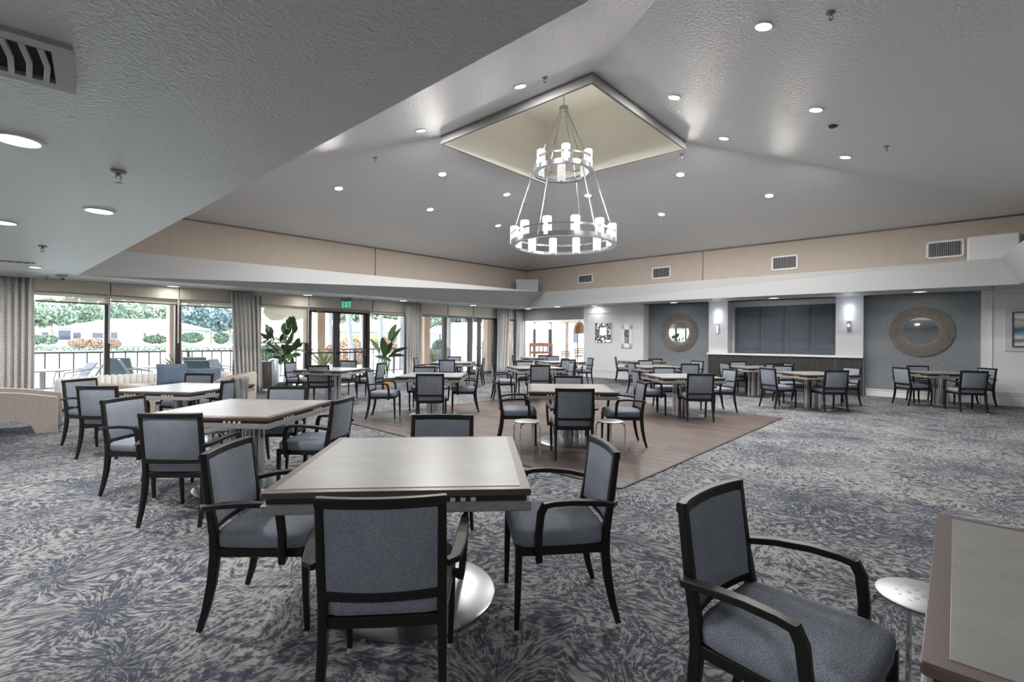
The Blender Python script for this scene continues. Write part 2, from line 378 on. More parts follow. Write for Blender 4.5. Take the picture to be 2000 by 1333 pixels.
def woodmat():
    m = bpy.data.materials.new('brown_wood_plank'); m.use_nodes = True; b = m.node_tree.nodes['Principled BSDF']
    b.inputs['Roughness'].default_value = 0.42
    t = N(m, 'ShaderNodeTexCoord'); oi = N(m, 'ShaderNodeObjectInfo')
    mp = N(m, 'ShaderNodeMapping'); mp.inputs['Rotation'].default_value = (0, 0, math.radians(43)); mp.inputs['Scale'].default_value = (3, 22, 1); L(m, t.outputs['Object'], mp.inputs[0])
    n1 = N(m, 'ShaderNodeTexNoise', Scale=1.0, Detail=5.0, noise_dimensions='4D'); L(m, mp.outputs[0], n1.inputs['Vector']); L(m, math_(m, 'MULTIPLY', oi.outputs['Random'], 30.0), n1.inputs['W'])
    v = math_(m, 'ADD', math_(m, 'MULTIPLY', n1.outputs['Fac'], 0.7), math_(m, 'MULTIPLY', oi.outputs['Random'], 0.3))
    cr = N(m, 'ShaderNodeValToRGB'); e = cr.color_ramp.elements
    e[0].position = 0.2; e[0].color = (0.070, 0.050, 0.044, 1); e[1].position = 0.8; e[1].color = (0.135, 0.098, 0.086, 1)
    L(m, v, cr.inputs[0]); L(m, cr.outputs[0], b.inputs['Base Color']); return m
M_plank = woodmat()

# ------------------------------------------------------------------ the walls' lines
WW = Line((-9.54, 9.82), 50.96, -1)     # window wall (s grows towards the far corner), n into the room
RW = Line((9.35, 12.64), -43.45, -1)    # bar wall (s grows to the right)
def corner(a, b):
    d = a.d.x * b.d.y - a.d.y * b.d.x; q = b.P - a.P
    t = (q.x * b.d.y - q.y * b.d.x) / d; return a.P + a.d * t
FC = corner(WW, RW)
WL = WW.xy(-13); RR = RW.xy(6.0)
NR = RR - WW.d * 25; NL = NR * 1.0
NL = Vector((WL.x + RW.d.x * 0, WL.y)) 
BK = Vector((RR.x - WW.d.x * 26, RR.y - WW.d.y * 26))      # behind the camera, right
BL = Vector((WL.x + RW.d.x * ((BK - WL).dot(RW.d)), WL.y + RW.d.y * ((BK - WL).dot(RW.d))))

# ------------------------------------------------------------------ floor
fl = MB(); fl.add([(-32, -26, 0), (26, -26, 0), (26, 40, 0), (-32, 40, 0)], [(0, 1, 2, 3)])
def P3(v, z): return (v[0], v[1], z)
annexL = WW.xy(WW.s(1033) + 9.0)
fl = MB(); s1033 = WW.s(1033)
poly = [WL, BL, RR + RW.d * 0.2, RR + Vector((0.5, 3)), Vector((8, 30)), annexL]
flo = MB(); flo.add([P3(p, 0) for p in poly] + [P3(p, -0.06) for p in poly], [tuple(range(6)), tuple(range(11, 5, -1))] + [(i, i + 6, (i + 1) % 6 + 6, (i + 1) % 6) for i in range(6)])
struct('floor', flo, M_carpet)
# wood inset: planks laid parallel to the bar wall
wn, wr, wl = Vector((1.05, 4.56)), Vector((5.03, 8.85)), Vector((-3.08, 8.35))
ea, eb = wr - wn, wl - wn
def wpt(u, v): p = wn + ea * u + eb * v; return (p.x, p.y)
sub = MB(); sub.prism([wpt(0, 0), wpt(1, 0), wpt(1, 1), wpt(0, 1)], 0.001, 0.004)
wood = thing('dance_floor', 'square inset of brown wood planks in the middle of the patterned carpet', 'wood floor', Matrix.Identity(4))
ob('subfloor', sub, M_brown, wood)
rows = 32
for i in range(rows):
    u0, u1 = i / rows + 0.0004, (i + 1) / rows - 0.0004; v = -random.random() * 0.2
    while v < 1:
        v1 = v + 0.25
        a, b2 = max(v, 0) + 0.0003, min(v1, 1) - 0.0003
        if b2 - a > 0.01:
            q = MB(); q.prism([wpt(u0, a), wpt(u1, a), wpt(u1, b2), wpt(u0, b2)], 0.004, 0.008 + random.random() * 0.0006)
            ob('plank', q, M_plank, wood, smooth=0)
        v = v1
for (p, q) in (((0, 0), (1, 0)), ((1, 0), (1, 1)), ((1, 1), (0, 1)), ((0, 1), (0, 0))):
    e = MB(); a, b2 = Vector((*wpt(*p), 0.006)), Vector((*wpt(*q), 0.006)); e.sweep([a, b2], 0.03, 0.01)
    ob('edge_strip', e, M_bronze, wood)

# ------------------------------------------------------------------ ceilings, soffit, vault
FB, RB, LB = onceil(1028, 600), onceil(1990, 543), onceil(150, 548)
le = onceil(1140, 1); ld = (le - LB); ld.z = 0; ld.normalize()
def ix(p, d, q, e):
    den = d[0] * e[1] - d[1] * e[0]; t = ((q[0] - p[0]) * e[1] - (q[1] - p[1]) * e[0]) / den
    return Vector((p[0] + d[0] * t, p[1] + d[1] * t))
NBv = ix(LB, ld, RB, WW.d); NB = Vector((NBv.x, NBv.y, zc(NBv.y)))
def C3(v, dz=0): return (v[0], v[1], zc(v[1]) + dz)
outer = [FC, RR, BK, WL if False else BL, WL]
OC = [FC, RR, BL, WL]; IC = [FB, RB, NB, LB]
cl = MB()
cm = MB(); cm.quad(C3(BL), C3(WL), tuple(LB), tuple(NB))          # low ceiling over the camera
struct('ceiling', cm, M_low, label='low textured grey ceiling over the front of the room')
for k, (a, b) in enumerate(((0, 1), (1, 2), (3, 0))):
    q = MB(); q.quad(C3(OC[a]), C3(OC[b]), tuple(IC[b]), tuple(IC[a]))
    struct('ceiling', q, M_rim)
# soffit faces
dzs = 0.55
FT, RT = onceil(1063, 570, dzs), onceil(1951, 493, dzs)
lt = onceil(235, 500, dzs)
ltd = lt - FT
LTv = ix(FT, ltd, (LB.x, LB.y), ld); NTv = ix(RT, WW.d, (LB.x, LB.y), ld)
LT = Vector((LTv.x, LTv.y, zc(LTv.y) + dzs)); NT = Vector((NTv.x, NTv.y, zc(NTv.y) + dzs))
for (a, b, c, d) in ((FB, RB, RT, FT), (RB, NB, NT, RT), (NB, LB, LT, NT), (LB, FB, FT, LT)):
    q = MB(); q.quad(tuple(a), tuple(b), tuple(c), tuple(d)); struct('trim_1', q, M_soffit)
# ledge and beige frieze wall
dzb = 1.6
BF = onceil(1026, 529, dzb); bl = onceil(360, 435, dzb); br = onceil(1985, 407, dzb)
BLn = ix(BF, bl - BF, LB + Vector((ld.y, -ld.x, 0)) * -0.3 if False else LB - Vector((-ld.y, ld.x, 0)) * 0.3, ld)
BRn = Vector((br.x + (br - BF).x * 0.05, br.y + (br - BF).y * 0.05))
BNn = ix(BRn, WW.d, LB - Vector((-ld.y, ld.x, 0)) * 0.3, ld)
BC = [Vector((BF.x, BF.y)), BRn, BNn, BLn]; TC = [FT, RT, NT, LT]
for i in range(4):
    j = (i + 1) % 4
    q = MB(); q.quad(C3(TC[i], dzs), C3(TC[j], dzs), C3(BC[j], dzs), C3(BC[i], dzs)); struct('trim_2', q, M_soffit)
    q = MB(); q.quad(C3(BC[i], dzs), C3(BC[j], dzs), C3(BC[j], dzb), C3(BC[i], dzb)); struct('wall_frieze', q, M_beige)
# seams of the frieze panels and the little crown line
FR = Line((BC[0].x, BC[0].y), math.degrees(math.atan2((BC[1] - BC[0]).y, (BC[1] - BC[0]).x)), -1)
FW = Line((BC[3].x, BC[3].y), math.degrees(math.atan2((BC[0] - BC[3]).y, (BC[0] - BC[3]).x)), -1)
for (ln, px) in ((FR, 1372), (FW, 732), (FR, 1026)):
    s = ln.s(px); p = ln.xy(s); z0, z1 = zc(p.y) + dzs, zc(p.y) + dzb
    q = MB(); q.box(-0.012, 0.012, 0, 0.012, z0, z1); struct('trim_3', q, M_border, mw=ln.M(s))
for i in range(2):
    a, b = Vector(C3(BC[i - 1], dzb - 0.015)), Vector(C3(BC[i], dzb - 0.015))
    q = MB(); q.sweep([a, b], 0.05, 0.03); struct('trim_4', q, M_border)
# vault planes up to the curb of the cream shaft
ZH = 5.3
hole = [U(1061, 358, ZH), U(1329.5, 287.5, ZH), U(1149.5, 163, ZH), U(861.5, 283.6, ZH)]   # far, right, near, left
hc = sum(hole, Vector()) / 4
out = [hc + (p - hc) * 1.025 for p in hole]; out = [Vector((p.x, p.y, ZH)) for p in out]
outT = [Vector((p.x, p.y, ZH + 0.16)) for p in out]
VP = []
for i in range(4):
    j = (i + 1) % 4
    a, b, c, d = Vector(C3(BC[i], dzb)), Vector(C3(BC[j], dzb)), outT[j], outT[i]
    q = MB(); q.quad(a, b, c, d); struct('ceiling', q, M_vault); VP.append((a, b, c, d))
    q = MB(); q.quad(outT[i], outT[j], out[j], out[i]); q.quad(out[i], out[j], hole[j], hole[i]); struct('trim_5', q, M_curb)
    h1, h2 = [Vector((p.x, p.y, 6.75)) for p in (hole[i], hole[j])]
    q = MB(); q.quad(hole[i], hole[j], h2, h1); struct('trim_6', q, M_cream)
q = MB(); q.quad(*[Vector((p.x, p.y, 6.75)) for p in hole]); struct('ceiling', q, M_cream)
# roof lid that keeps the sky out of the ceiling void
q = MB(); rp = [FC + Vector((0.2, 0.6)), RR + Vector((0.6, 0.2)), BL + Vector((0.3, -0.6)), WL + Vector((-0.6, -0.2))]
q.add([P3(p, 7.2) for p in rp] + [P3(p, 2.3) for p in rp], [(0, 1, 2, 3)] + [(i, (i + 1) % 4, (i + 1) % 4 + 4, i + 4) for i in range(4)])
o = struct('roof', q, M_roof, label='outer roof shell above the ceilings')

# ------------------------------------------------------------------ bar wall (right)
def wallbox(ln, s0, s1, off0, off1, z0, z1, name, m, parent=None, kind=True):
    q = MB(); q.box(s0, s1, off0, off1, z0, z1)
    o = ob(name, q, m, parent, None if parent else ln.M(0), 0)
    if parent is None and kind: o['kind'] = 'structure'
    return o
r = RW.s
def rz(ln, s): return zc(ln.xy(s).y)
def wallpiece(ln, s0, s1, o0, o1, z0, m, name, z1=None):
    q = MB(); a = rz(ln, s0) if z1 is None else z1; b = rz(ln, s1) if z1 is None else z1
    q.add([(s0, o0, z0), (s1, o0, z0), (s1, o1, z0), (s0, o1, z0), (s0, o0, a), (s1, o0, b), (s1, o1, b), (s0, o1, a)],
          [(0, 3, 2, 1), (4, 5, 6, 7), (0, 1, 5, 4), (1, 2, 6, 5), (2, 3, 7, 6), (3, 0, 4, 7)])
    o = ob(name, q, m, None, ln.M(0), 0); o['kind'] = 'structure'; return o
sA0, sA1 = r(1140), r(1256.5)
wallpiece(RW, sA0, sA1, -0.6, 0, 0, M_white, 'wall_right')
wallpiece(RW, sA1, r(1384), -0.6, -0.40, 0, M_niche, 'wall_right')
wallpiece(RW, r(1384), r(1421), -0.6, 0.0, 0, M_col, 'wall_right')
sN0 = r(1421)
wallpiece(RW, sN0, r(1632), -0.7, -0.45, 0, M_white, 'wall_right')
wallpiece(RW, r(1632), r(1686), -0.6, 0.0, 0, M_col, 'wall_right')
wallpiece(RW, r(1686), r(1916), -0.6, -0.14, 0, M_niche, 'wall_right')
wallpiece(RW, r(1916), 6.0, -0.6, 0, 0, M_white, 'wall_right')
for (a, b, off, h) in ((sA0, sA1, 0, 0.27), (sA1, r(1378), -0.40, 0.2), (r(1690), r(1914), -0.14, 0.19), (r(1916), 6.0, 0, 0.27)):
    q = MB(); q.box(a, b, off, off + 0.018, 0, h - 0.03); q.box(a, b, off, off + 0.03, h - 0.03, h); struct('baseboard_right', q, M_wtrim, mw=RW.M(0))
def molding(s0, s1, z0, z1):
    q = MB()
    for (a, b, c, d) in ((s0, s1, z0, z0 + 0.035), (s0, s1, z1 - 0.035, z1), (s0, s0 + 0.035, z0, z1), (s1 - 0.035, s1, z0, z1)):
        q.box(a, b, 0, 0.018, c, d)
    struct('trim_7', q, M_wtrim, mw=RW.M(0))
molding(r(1148), r(1250), 0.29, RW.z(1200, 607)); molding(r(1934), 5.9, 0.29, RW.z(1950, 565))
# shutter
sh = thing('bar_shutter', 'closed blue-grey four-panel shutter above the bar counter', 'shutter', RW.M(0))
zb, zt = 1.06, RW.z(1530, 591, -0.45)
xs = [r(1435, -0.42), r(1485, -0.42), r(1531.7, -0.42), r(1583, -0.42), r(1631.5, -0.42)]
for i in range(4):
    q = MB(); q.bbox(xs[i] + 0.006, xs[i + 1] - 0.006, -0.45, -0.41, zb + 0.01, zt, 0.006)
    p = ob('panel', q, M_shut, sh, smooth=20)
    q = MB(); q.bbox(xs[i] + 0.13, xs[i + 1] - 0.05, -0.412, -0.40, zb + 0.14, zt - 0.14, 0.004); ob('raised_field', q, M_shut, p, smooth=20)
# bar counter
bc = thing('bar_counter', 'long dark fluted wood bar counter under a pale stone top below the blue shutter', 'bar counter', RW.M(0))
c0, c1 = r(1381, 0.12), r(1686, 0.12)
q = MB(); q.bbox(c0, c1, -0.44, 0.16, 1.0, 1.06, 0.006); ob('counter_top', q, M_ctop, bc, smooth=20)
q = MB(); q.box(c0 + 0.03, c1 - 0.02, 0.001, 0.10, 0, 1.0); ob('body', q, M_cwood, bc, smooth=0)
n = 0; s = c0 + 0.05; fl2 = MB()
while s < c1 - 0.06:
    fl2.box(s, s + 0.025, 0.10, 0.112, 0.02, 0.98); s += 0.045
tag(ob('fluting', fl2, M_cwood, bc, smooth=0), kind='stuff')
q = MB(); q.box(r(1632, .12) - 0.012, r(1632, .12) + 0.012, 0.10, 0.118, 0.0, 1.0); ob('joint_strip', q, M_border, bc)
# round mirrors
def mirror(px, py, off, diam, inner, label):
    s = r(px, off, py); z = RW.z(px, py, off); R1, R0 = diam / 2, inner / 2
    t = thing('round_mirror', label, 'mirror', RW.M(s, off, z), 'round mirrors beside the bar')
    prof = []; nr = 11
    for k in range(nr):
        ra = R0 + (R1 - R0) * k / nr; rb = R0 + (R1 - R0) * (k + 0.72) / nr
        h = 0.05 - 0.02 * abs(k - nr / 2) / nr * 2 + random.uniform(-0.008, 0.008)
        q = MB(); q.lathe([(ra, 0.004), (ra, h), (ra + (rb - ra) * .5, h + 0.008), (rb, h), (rb, 0.004)], 64, axis='Y', closed=True)
        q2 = ob('ring', q, M_ring, t, smooth=40)
    q = MB(); q.lathe([(R0 - 0.001, 0.004), (R0 - 0.001, 0.02)], 48, axis='Y'); ob('mirror_glass', q, M_mirror, t)
    q = MB(); q.lathe([(R0 + 0.001, 0.0), (R0 + 0.001, 0.03), (R1 - 0.01, 0.02), (R1 - 0.01, 0.0)], 64, axis='Y', closed=True); ob('backing', q, M_ring, t)
mirror(1326, 646, -0.40, 1.34, 0.72, 'round wall mirror in a wide ringed wood frame, left of the bar, smaller in view')
mirror(1798.5, 638, -0.14, 1.28, 0.70, 'round wall mirror in a wide ringed wood frame, right of the bar above a table')
# sconces
def sconce(px, py, label):
    s = r(px, 0.0, py); z = RW.z(px, py)
    t = thing('wall_sconce', label, 'wall lamp', RW.M(s, 0, z), 'sconces on the bar columns')
    q = MB(); q.lathe([(0.001, -0.08), (0.07, -0.08), (0.078, 0.1), (0.001, 0.1)], 20, c=(0, 0.12, 0.0)); ob('shade', q, M_shade, t)
    q = MB(); q.bbox(-0.035, 0.035, 0.04, 0.09, -0.40, -0.08, 0.01); q.box(-0.03, 0.03, 0, 0.05, -0.3, -0.15); ob('body', q, M_chrome, t)
    for dz, e in ((0.24, 1.6), (-0.22, 0.7)):
        l = bpy.data.objects.new('sconce_light', bpy.data.lights.new('sconce_light', 'POINT')); link(l, t, Matrix.Translation((0, 0.12, dz)))
        l.data.energy = e; l.data.shadow_soft_size = 0.06; l.data.color = (0.85, 0.92, 1.0)
sconce(1402.5, 622, 'lit chrome wall sconce with white shade on the column left of the shutter')
sconce(1658, 612, 'lit chrome wall sconce with white shade on the column right of the shutter')
# pictures
def picframe(x0, y0, x1, y1, name, label, cat, fm, depth, border):
    s0, s1 = r(x0), r(x1); sc = (s0 + s1) / 2; z1, z0 = RW.z((x0 + x1) / 2, y0), RW.z((x0 + x1) / 2, y1); w, h = (s1 - s0) / 2, (z1 - z0) / 2
    t = thing(name, label, cat, RW.M(sc, 0, (z0 + z1) / 2))
    return t, w, h
# mosaic of mirror pieces
t, w, h = picframe(1163, 629, 1195, 667, 'mirror_mosaic', 'square wall piece of many angled mirror shards on the white wall beside the opening', 'wall art', None, 0, 0)
q = MB(); q.box(-w, w, 0, 0.03, -h, h); ob('backing', q, M_lgrey, t)
for i in range(7):
    for j in range(8):
        x0 = -w + 2 * w * i / 7; z0 = -h + 2 * h * j / 8; a, b = 2 * w / 7, 2 * h / 8
        if 2 <= i <= 4 and 3 <= j <= 5: continue
        q = MB(); tilt = [random.uniform(0.035, 0.07) for _ in range(4)]
        q.add([(x0, 0.03, z0), (x0 + a, 0.03, z0), (x0 + a, 0.03, z0 + b), (x0, 0.03, z0 + b), (x0 + .01, tilt[0], z0 + .01), (x0 + a - .01, tilt[1], z0 + .01), (x0 + a - .01, tilt[2], z0 + b - .01), (x0 + .01, tilt[3], z0 + b - .01)],
              [(4, 5, 6, 7), (0, 1, 5, 4), (1, 2, 6, 5), (2, 3, 7, 6), (3, 0, 4, 7)])
        ob('mirror_shard', q, M_mirror, t, smooth=0)
q = MB(); q.box(-w * .42, w * .42, 0.03, 0.045, -h * .25, h * .5); ob('centre_mirror', q, M_mirror, t)
t, w, h = picframe(1215, 633, 1235, 677, 'framed_picture', 'small tall picture in a wide white frame right of the mirror mosaic', 'picture', None, 0, 0)
q = MB(); q.box(-w, w, 0, 0.05, -h, -h + .16); q.box(-w, w, 0, 0.05, h - .16, h); q.box(-w, -w + .11, 0, 0.05, -h, h); q.box(w - .11, w, 0, 0.05, -h, h); ob('frame', q, M_pwhite, t)
q = MB(); q.box(-w + .1, w - .1, 0, 0.02, -h + .15, h - .15); ob('print', q, mat('grey_print', (0.2, 0.19, 0.21), 0.6, vary=0.9, vscale=9), t)
t, w, h = picframe(1980, 599, 2030, 664, 'abstract_painting', 'abstract painting with teal and brown wavy bands at the right edge', 'painting', None, 0, 0)
def paintmat():
    m = bpy.data.materials.new('abstract_bands'); m.use_nodes = True; b = m.node_tree.nodes['Principled BSDF']; b.inputs['Roughness'].default_value = 0.5
    tt = N(m, 'ShaderNodeTexCoord'); sp = N(m, 'ShaderNodeSeparateXYZ'); L(m, tt.outputs['Object'], sp.inputs[0])
    nz = N(m, 'ShaderNodeTexNoise', Scale=2.0, Detail=3.0); L(m, tt.outputs['Object'], nz.inputs['Vector'])
    v = math_(m, 'ADD', math_(m, 'MULTIPLY', sp.outputs['Z'], 1.25), math_(m, 'MULTIPLY', nz.outputs['Fac'], 0.28))
    v = math_(m, 'ADD', v, 0.36)
    c = N(m, 'ShaderNodeValToRGB'); e = c.color_ramp.elements; e[0].position = 0; e[0].color = (.6, .6, .62, 1); e[1].position = 1; e[1].color = (.42, .33, .27, 1)
    for p, k in ((.15, (.65, .62, .6)), (.25, (.13, .09, .08)), (.33, (.7, .68, .68)), (.42, (.1, .33, .42)), (.5, (.02, .12, .18)), (.58, (.5, .4, .33)), (.68, (.62, .55, .48)), (.76, (.12, .42, .48)), (.84, (.75, .78, .85))):
        x = e.new(p); x.color = (*k, 1)
    L(m, v, c.inputs[0]); L(m, c.outputs[0], b.inputs['Base Color']); return m
q = MB(); q.box(-w, w, 0.03, 0.06, -h, h); ob('canvas', q, paintmat(), t)
q = MB(); q.box(-w - .03, w + .03, 0, 0.07, h, h + .025); q.box(-w - .03, w + .03, 0, 0.07, -h - .025, -h); q.box(-w - .03, -w, 0, .07, -h, h); q.box(w, w + .03, 0, .07, -h, h); ob('frame', q, M_border, t)
q = MB(); q.box(-w - .14, w + .14, 0, 0.03, -h - .12, h + .12); ob('mount_board', q, M_lgrey, t)

# ------------------------------------------------------------------ window wall (left)
s_ = WW.s
def zW(px, py, off=0): return WW.z(px, py, off)
piers = [(s_(463), s_(508)), (s_(796), s_(821)), (s_(973), s_(990)), (s_(1009), s_(1033))]
for a, b in piers:
    wallpiece(WW, a, b, -0.25, 0, 0, M_white, 'wall_left')
q = MB()
wallpiece(WW, -13, s_(1033), -0.25, -0.02, 2.42, M_white, 'wall_left')   # lintel behind the valances
nwin = [0]
def window(s0, s1, mull, door=False):
    """s0..s1 glazing; mull = list of (sa, sb) mullion spans"""
    nwin[0] += 1
    nm = 'window_%d' % nwin[0]
    o = bpy.data.objects.new(nm, None); link(o, None, WW.M(0)); o['kind'] = 'structure'
    zt = 2.44
    for a, b in ((s0, s0 + 0.05), (s1 - 0.05, s1)): q = MB(); q.box(a, b, -0.16, -0.06, 0, zt); ob('jamb', q, M_bronze, o, smooth=0)
    q = MB(); q.box(s0, s1, -0.16, -0.06, 0, 0.06); ob('sill', q, M_bronze, o, smooth=0)
    q = MB(); q.box(s0, s1, -0.16, -0.06, zt - 0.05, zt); ob('head', q, M_bronze, o, smooth=0)
    for a, b in mull: q = MB(); q.box(a, b, -0.17, -0.05, 0, zt); ob('mullion', q, M_bronze, o, smooth=0)
    edges = [s0] + [(a + b) / 2 for a, b in mull] + [s1]
    for i in range(len(edges) - 1):
        q = MB(); q.box(edges[i] + 0.01, edges[i + 1] - 0.01, -0.115, -0.108, 0.03, zt - 0.02); ob('pane', q, M_glass, o, smooth=0)
    return o
m1 = [(s_(203, -.1), s_(214, -.1)), (s_(341, -.1), s_(352, -.1))]
w0 = s_(60)
window(w0 - 0.1, s_(463), m1)
pitch = 2.3
k0 = w0 - 0.1
window(k0 - 7.0, k0, [(k0 - 4.7, k0 - 4.58), (k0 - 2.35, k0 - 2.23)])
window(-12.9, k0 - 7.0, [(-11.0, -10.88)] if k0 - 7 > -10 else [])
window(s_(508), s_(600), [])
d0, d1 = s_(600), s_(722)
window(d1, s_(796), [])
window(s_(821), s_(973), [(s_(865, -.1), s_(871, -.1)), (s_(915, -.1), s_(921, -.1)), (s_(934, -.1), s_(938, -.1)), (s_(962, -.1), s_(967, -.1))])
window(s_(990), s_(1009), [])
# double door
dr = bpy.data.objects.new('door_1', None); link(dr, None, WW.M(0)); dr['kind'] = 'structure'; dr['label'] = 'double glazed door in a dark bronze frame below the exit sign'
dz_ = zW(660, 604)
for a, b, nmn in ((d0, d0 + 0.07, 'jamb'), (d1 - 0.07, d1, 'jamb')):
    q = MB(); q.box(a, b, -0.18, -0.03, 0, dz_); ob(nmn, q, M_bronze, dr, smooth=0)
q = MB(); q.box(d0, d1, -0.18, -0.03, dz_ - 0.09, dz_); ob('head', q, M_bronze, dr, smooth=0)
dm = s_(660)
for a, b, hs in ((d0 + 0.075, dm - 0.005, 1), (dm + 0.005, d1 - 0.075, -1)):
    q = MB()
    q.box(a, a + 0.11, -0.13, -0.08, 0.01, dz_ - 0.1); q.box(b - 0.11, b, -0.13, -0.08, 0.01, dz_ - 0.1); q.box(a, b, -0.13, -0.08, 0.01, 0.25); q.box(a, b, -0.13, -0.08, dz_ - 0.2, dz_ - 0.1)
    leaf = ob('door_leaf', q, M_bronze, dr, smooth=0)
    q = MB(); q.box(a + 0.1, b - 0.1, -0.108, -0.102, 0.24, dz_ - 0.19); ob('pane', q, M_glass, leaf, smooth=0)
    q = MB(); q.sweep([(a + 0.06, -0.03, 1.0), (b - 0.06, -0.03, 1.0)], 0.04, 0.04); q.box(a + .03, a + .09, -.08, -.02, .95, 1.05); q.box(b - .09, b - .03, -.08, -.02, .95, 1.05); ob('push_bar', q, M_bronze, leaf)
    hx = b - 0.06 if hs > 0 else b - 0.06
    q = MB(); q.sweep([(hx, -0.08, 1.12), (hx, -0.05, 1.12), (hx, -0.03, 1.1), (hx, -0.03, 0.88), (hx, -0.05, 0.86), (hx, -0.08, 0.86)], 0.025, 0.02, up=(1, 0, 0)); ob('handle', q, M_chrome, leaf)
q = MB(); q.box(d0 + 0.3, dm - 0.5, -0.06, -0.03, dz_ - 0.17, dz_ - 0.12); ob('door_closer', q, M_chrome, dr)
q = MB(); q.box(-12.9, s_(508), -0.06, 0.0, 0, 0.1); struct('baseboard_left', q, M_bronze, mw=WW.M(0))
q = MB(); q.box(s_(722), s_(1033), -0.06, 0.0, 0, 0.09); struct('baseboard_left', q, M_bronze, mw=WW.M(0))
# the white reveal beside the doorway threshold
q = MB(); q.box(s_(512), s_(722), -0.6, 0.25, 0.0, 0.012); struct('trim_8', q, M_path, mw=WW.M(0), label='pale stone threshold in front of the doors')
# roller blinds
def blind(x0, x1, ybot, label, ytop_l=None, full=False, xs=None):
    a, b = (s_(x0, .05), s_(x1, .05)) if xs is None else xs
    mid = (x0 + x1) / 2
    t = thing('roller_blind', label, 'blind', WW.M(0), 'roller blinds along the window wall')
    zt = 0.5 * (rz(WW, a) + rz(WW, b)) - 0.005; za, zb_ = rz(WW, a) - 0.004, rz(WW, b) - 0.004
    zv = 2.36
    q = MB(); q.add([(a, 0.0, zv), (b, 0.0, zv), (b, 0.12, zv), (a, 0.12, zv), (a, 0.0, za), (b, 0.0, zb_), (b, 0.12, zb_), (a, 0.12, za)], [(0, 3, 2, 1), (4, 5, 6, 7), (0, 1, 5, 4), (1, 2, 6, 5), (2, 3, 7, 6), (3, 0, 4, 7)])
    ob('valance', q, M_valance, t, smooth=0)
    q = MB(); q.box(a, b, -.002, .124, zv - .014, zv); ob('valance_lip', q, M_border, t, smooth=0)
    zf = ybot
    q = MB(); q.box(a + 0.01, b - 0.01, 0.045, 0.047, zf, zv + 0.01); ob('fabric', q, M_blind, t, smooth=0)
    q = MB(); q.box(a + 0.01, b - 0.01, 0.035, 0.058, zf - 0.03, zf); ob('bottom_bar', q, M_border, t, smooth=0)
    q = MB()
    q.tube([(b - 0.02, 0.125, zv), (b - 0.02, 0.125, 1.3)], 0.006, 5); q.tube([(b + 0.0, 0.125, zv), (b + 0.0, 0.125, 1.3)], 0.006, 5); ob('pull_chain', q, M_pwhite, t)
zl = zW(140, 598)
blind(66, 213, zW(140, 601), 'half-raised roller blind over the leftmost window pane beside the first curtain')
blind(215, 347, zW(280, 600), 'half-raised roller blind over the second pane from the left, above the sofa')
blind(349, 459, zW(400, 606), 'half-raised roller blind over the pane left of the second curtain')
blind(508, 600, zW(555, 675), 'roller blind pulled half way down behind the broad-leaved plant')
blind(602, 724, 2.3, 'raised roller blind above the double doors behind the exit sign')
blind(726, 795, zW(760, 618), 'half-raised roller blind right of the double doors')
blind(821, 871, zW(846, 620), 'half-raised roller blind right of the third curtain')
blind(873, 921, zW(897, 621), 'half-raised roller blind above the outdoor striped bench')
blind(923, 971, zW(945, 622), 'half-raised roller blind left of the fourth curtain')
blind(991, 1008, zW(1000, 622), 'narrow roller blind between the two rightmost curtains')
# curtains
def curtain(x0, x1, label, off=0.28, flare=1.0, folds=7, lean=0.0, sspan=None):
    a, b = (s_(x0, off), s_(x1, off)) if sspan is None else sspan
    w = b - a; mid = (a + b) / 2; zt = rz(WW, mid) - 0.02
    q = MB(); q.uv = []; nz, nx = 10, folds * 8
    for i in range(nz + 1):
        v = i / nz; z = 0.01 + (zt - 0.01) * (1 - v)
        ww = w * (1 + (flare - 1) * (1 - v) ** 1.5) if True else w
        for j in range(nx + 1):
            u = j / nx; ph = u * folds * 2 * PI
            pinch = 1 - 0.45 * max(0, v - 0.9) * 10 * 0.6
            x = mid + (u - 0.5) * (w + (flare - 1) * w * (1 - v)) + lean * (1 - v) + 0.015 * math.sin(ph * 2 + v * 3)
            y = off + (0.05 + 0.02 * math.sin(u * 9)) * math.sin(ph + 0.4 * math.sin(v * 3 + u * 5)) * pinch
            q.v.append(Vector((x, y, z))); q.uv.append((u * w * 2.4, z))
    for i in range(nz):
        for j in range(nx):
            k = i * (nx + 1) + j; q.f.append((k, k + nx + 1, k + nx + 2, k + 1))
    o = ob('curtain', q, M_curt, None, WW.M(0), 60)
    sd = o.modifiers.new('thickness', 'SOLIDIFY'); sd.thickness = 0.006
    return tag(o, label, 'curtain', 'chevron drapes along the window wall')
curtain(-60, 66, 'grey chevron curtain at the far left edge beside the tan armchair', folds=9, off=0.3)
curtain(459, 512, 'grey chevron curtain second from left, beside the barrel armchair', folds=7, flare=1.05, lean=-0.1)
curtain(794, 823, 'grey pleated curtain third from left, right of the double doors', folds=6, flare=1.15)
curtain(970, 991, 'grey pleated curtain fourth from left, beside the outdoor view', folds=5, flare=1.25, lean=0.1)
curtain(1008, 1026, 'grey pleated curtain rightmost, against the white pilaster', folds=5, flare=1.1)

# closing walls behind the camera (white, plain)
BW = Line((BL.x, BL.y), math.degrees(math.atan2((WL - BL).y, (WL - BL).x)), -1)
q = MB(); q.box(0, (WL - BL).length, -0.2, 0, 0, 2.75); struct('wall_back', q, M_white, mw=BW.M(0))
NW = Line((BL.x, BL.y), math.degrees(math.atan2((RR - BL).y, (RR - BL).x)), 1)
q = MB(); q.box(0, (RR - BL).length, -0.2, 0, 0, 2.75); struct('wall_near', q, M_white, mw=NW.M(0))

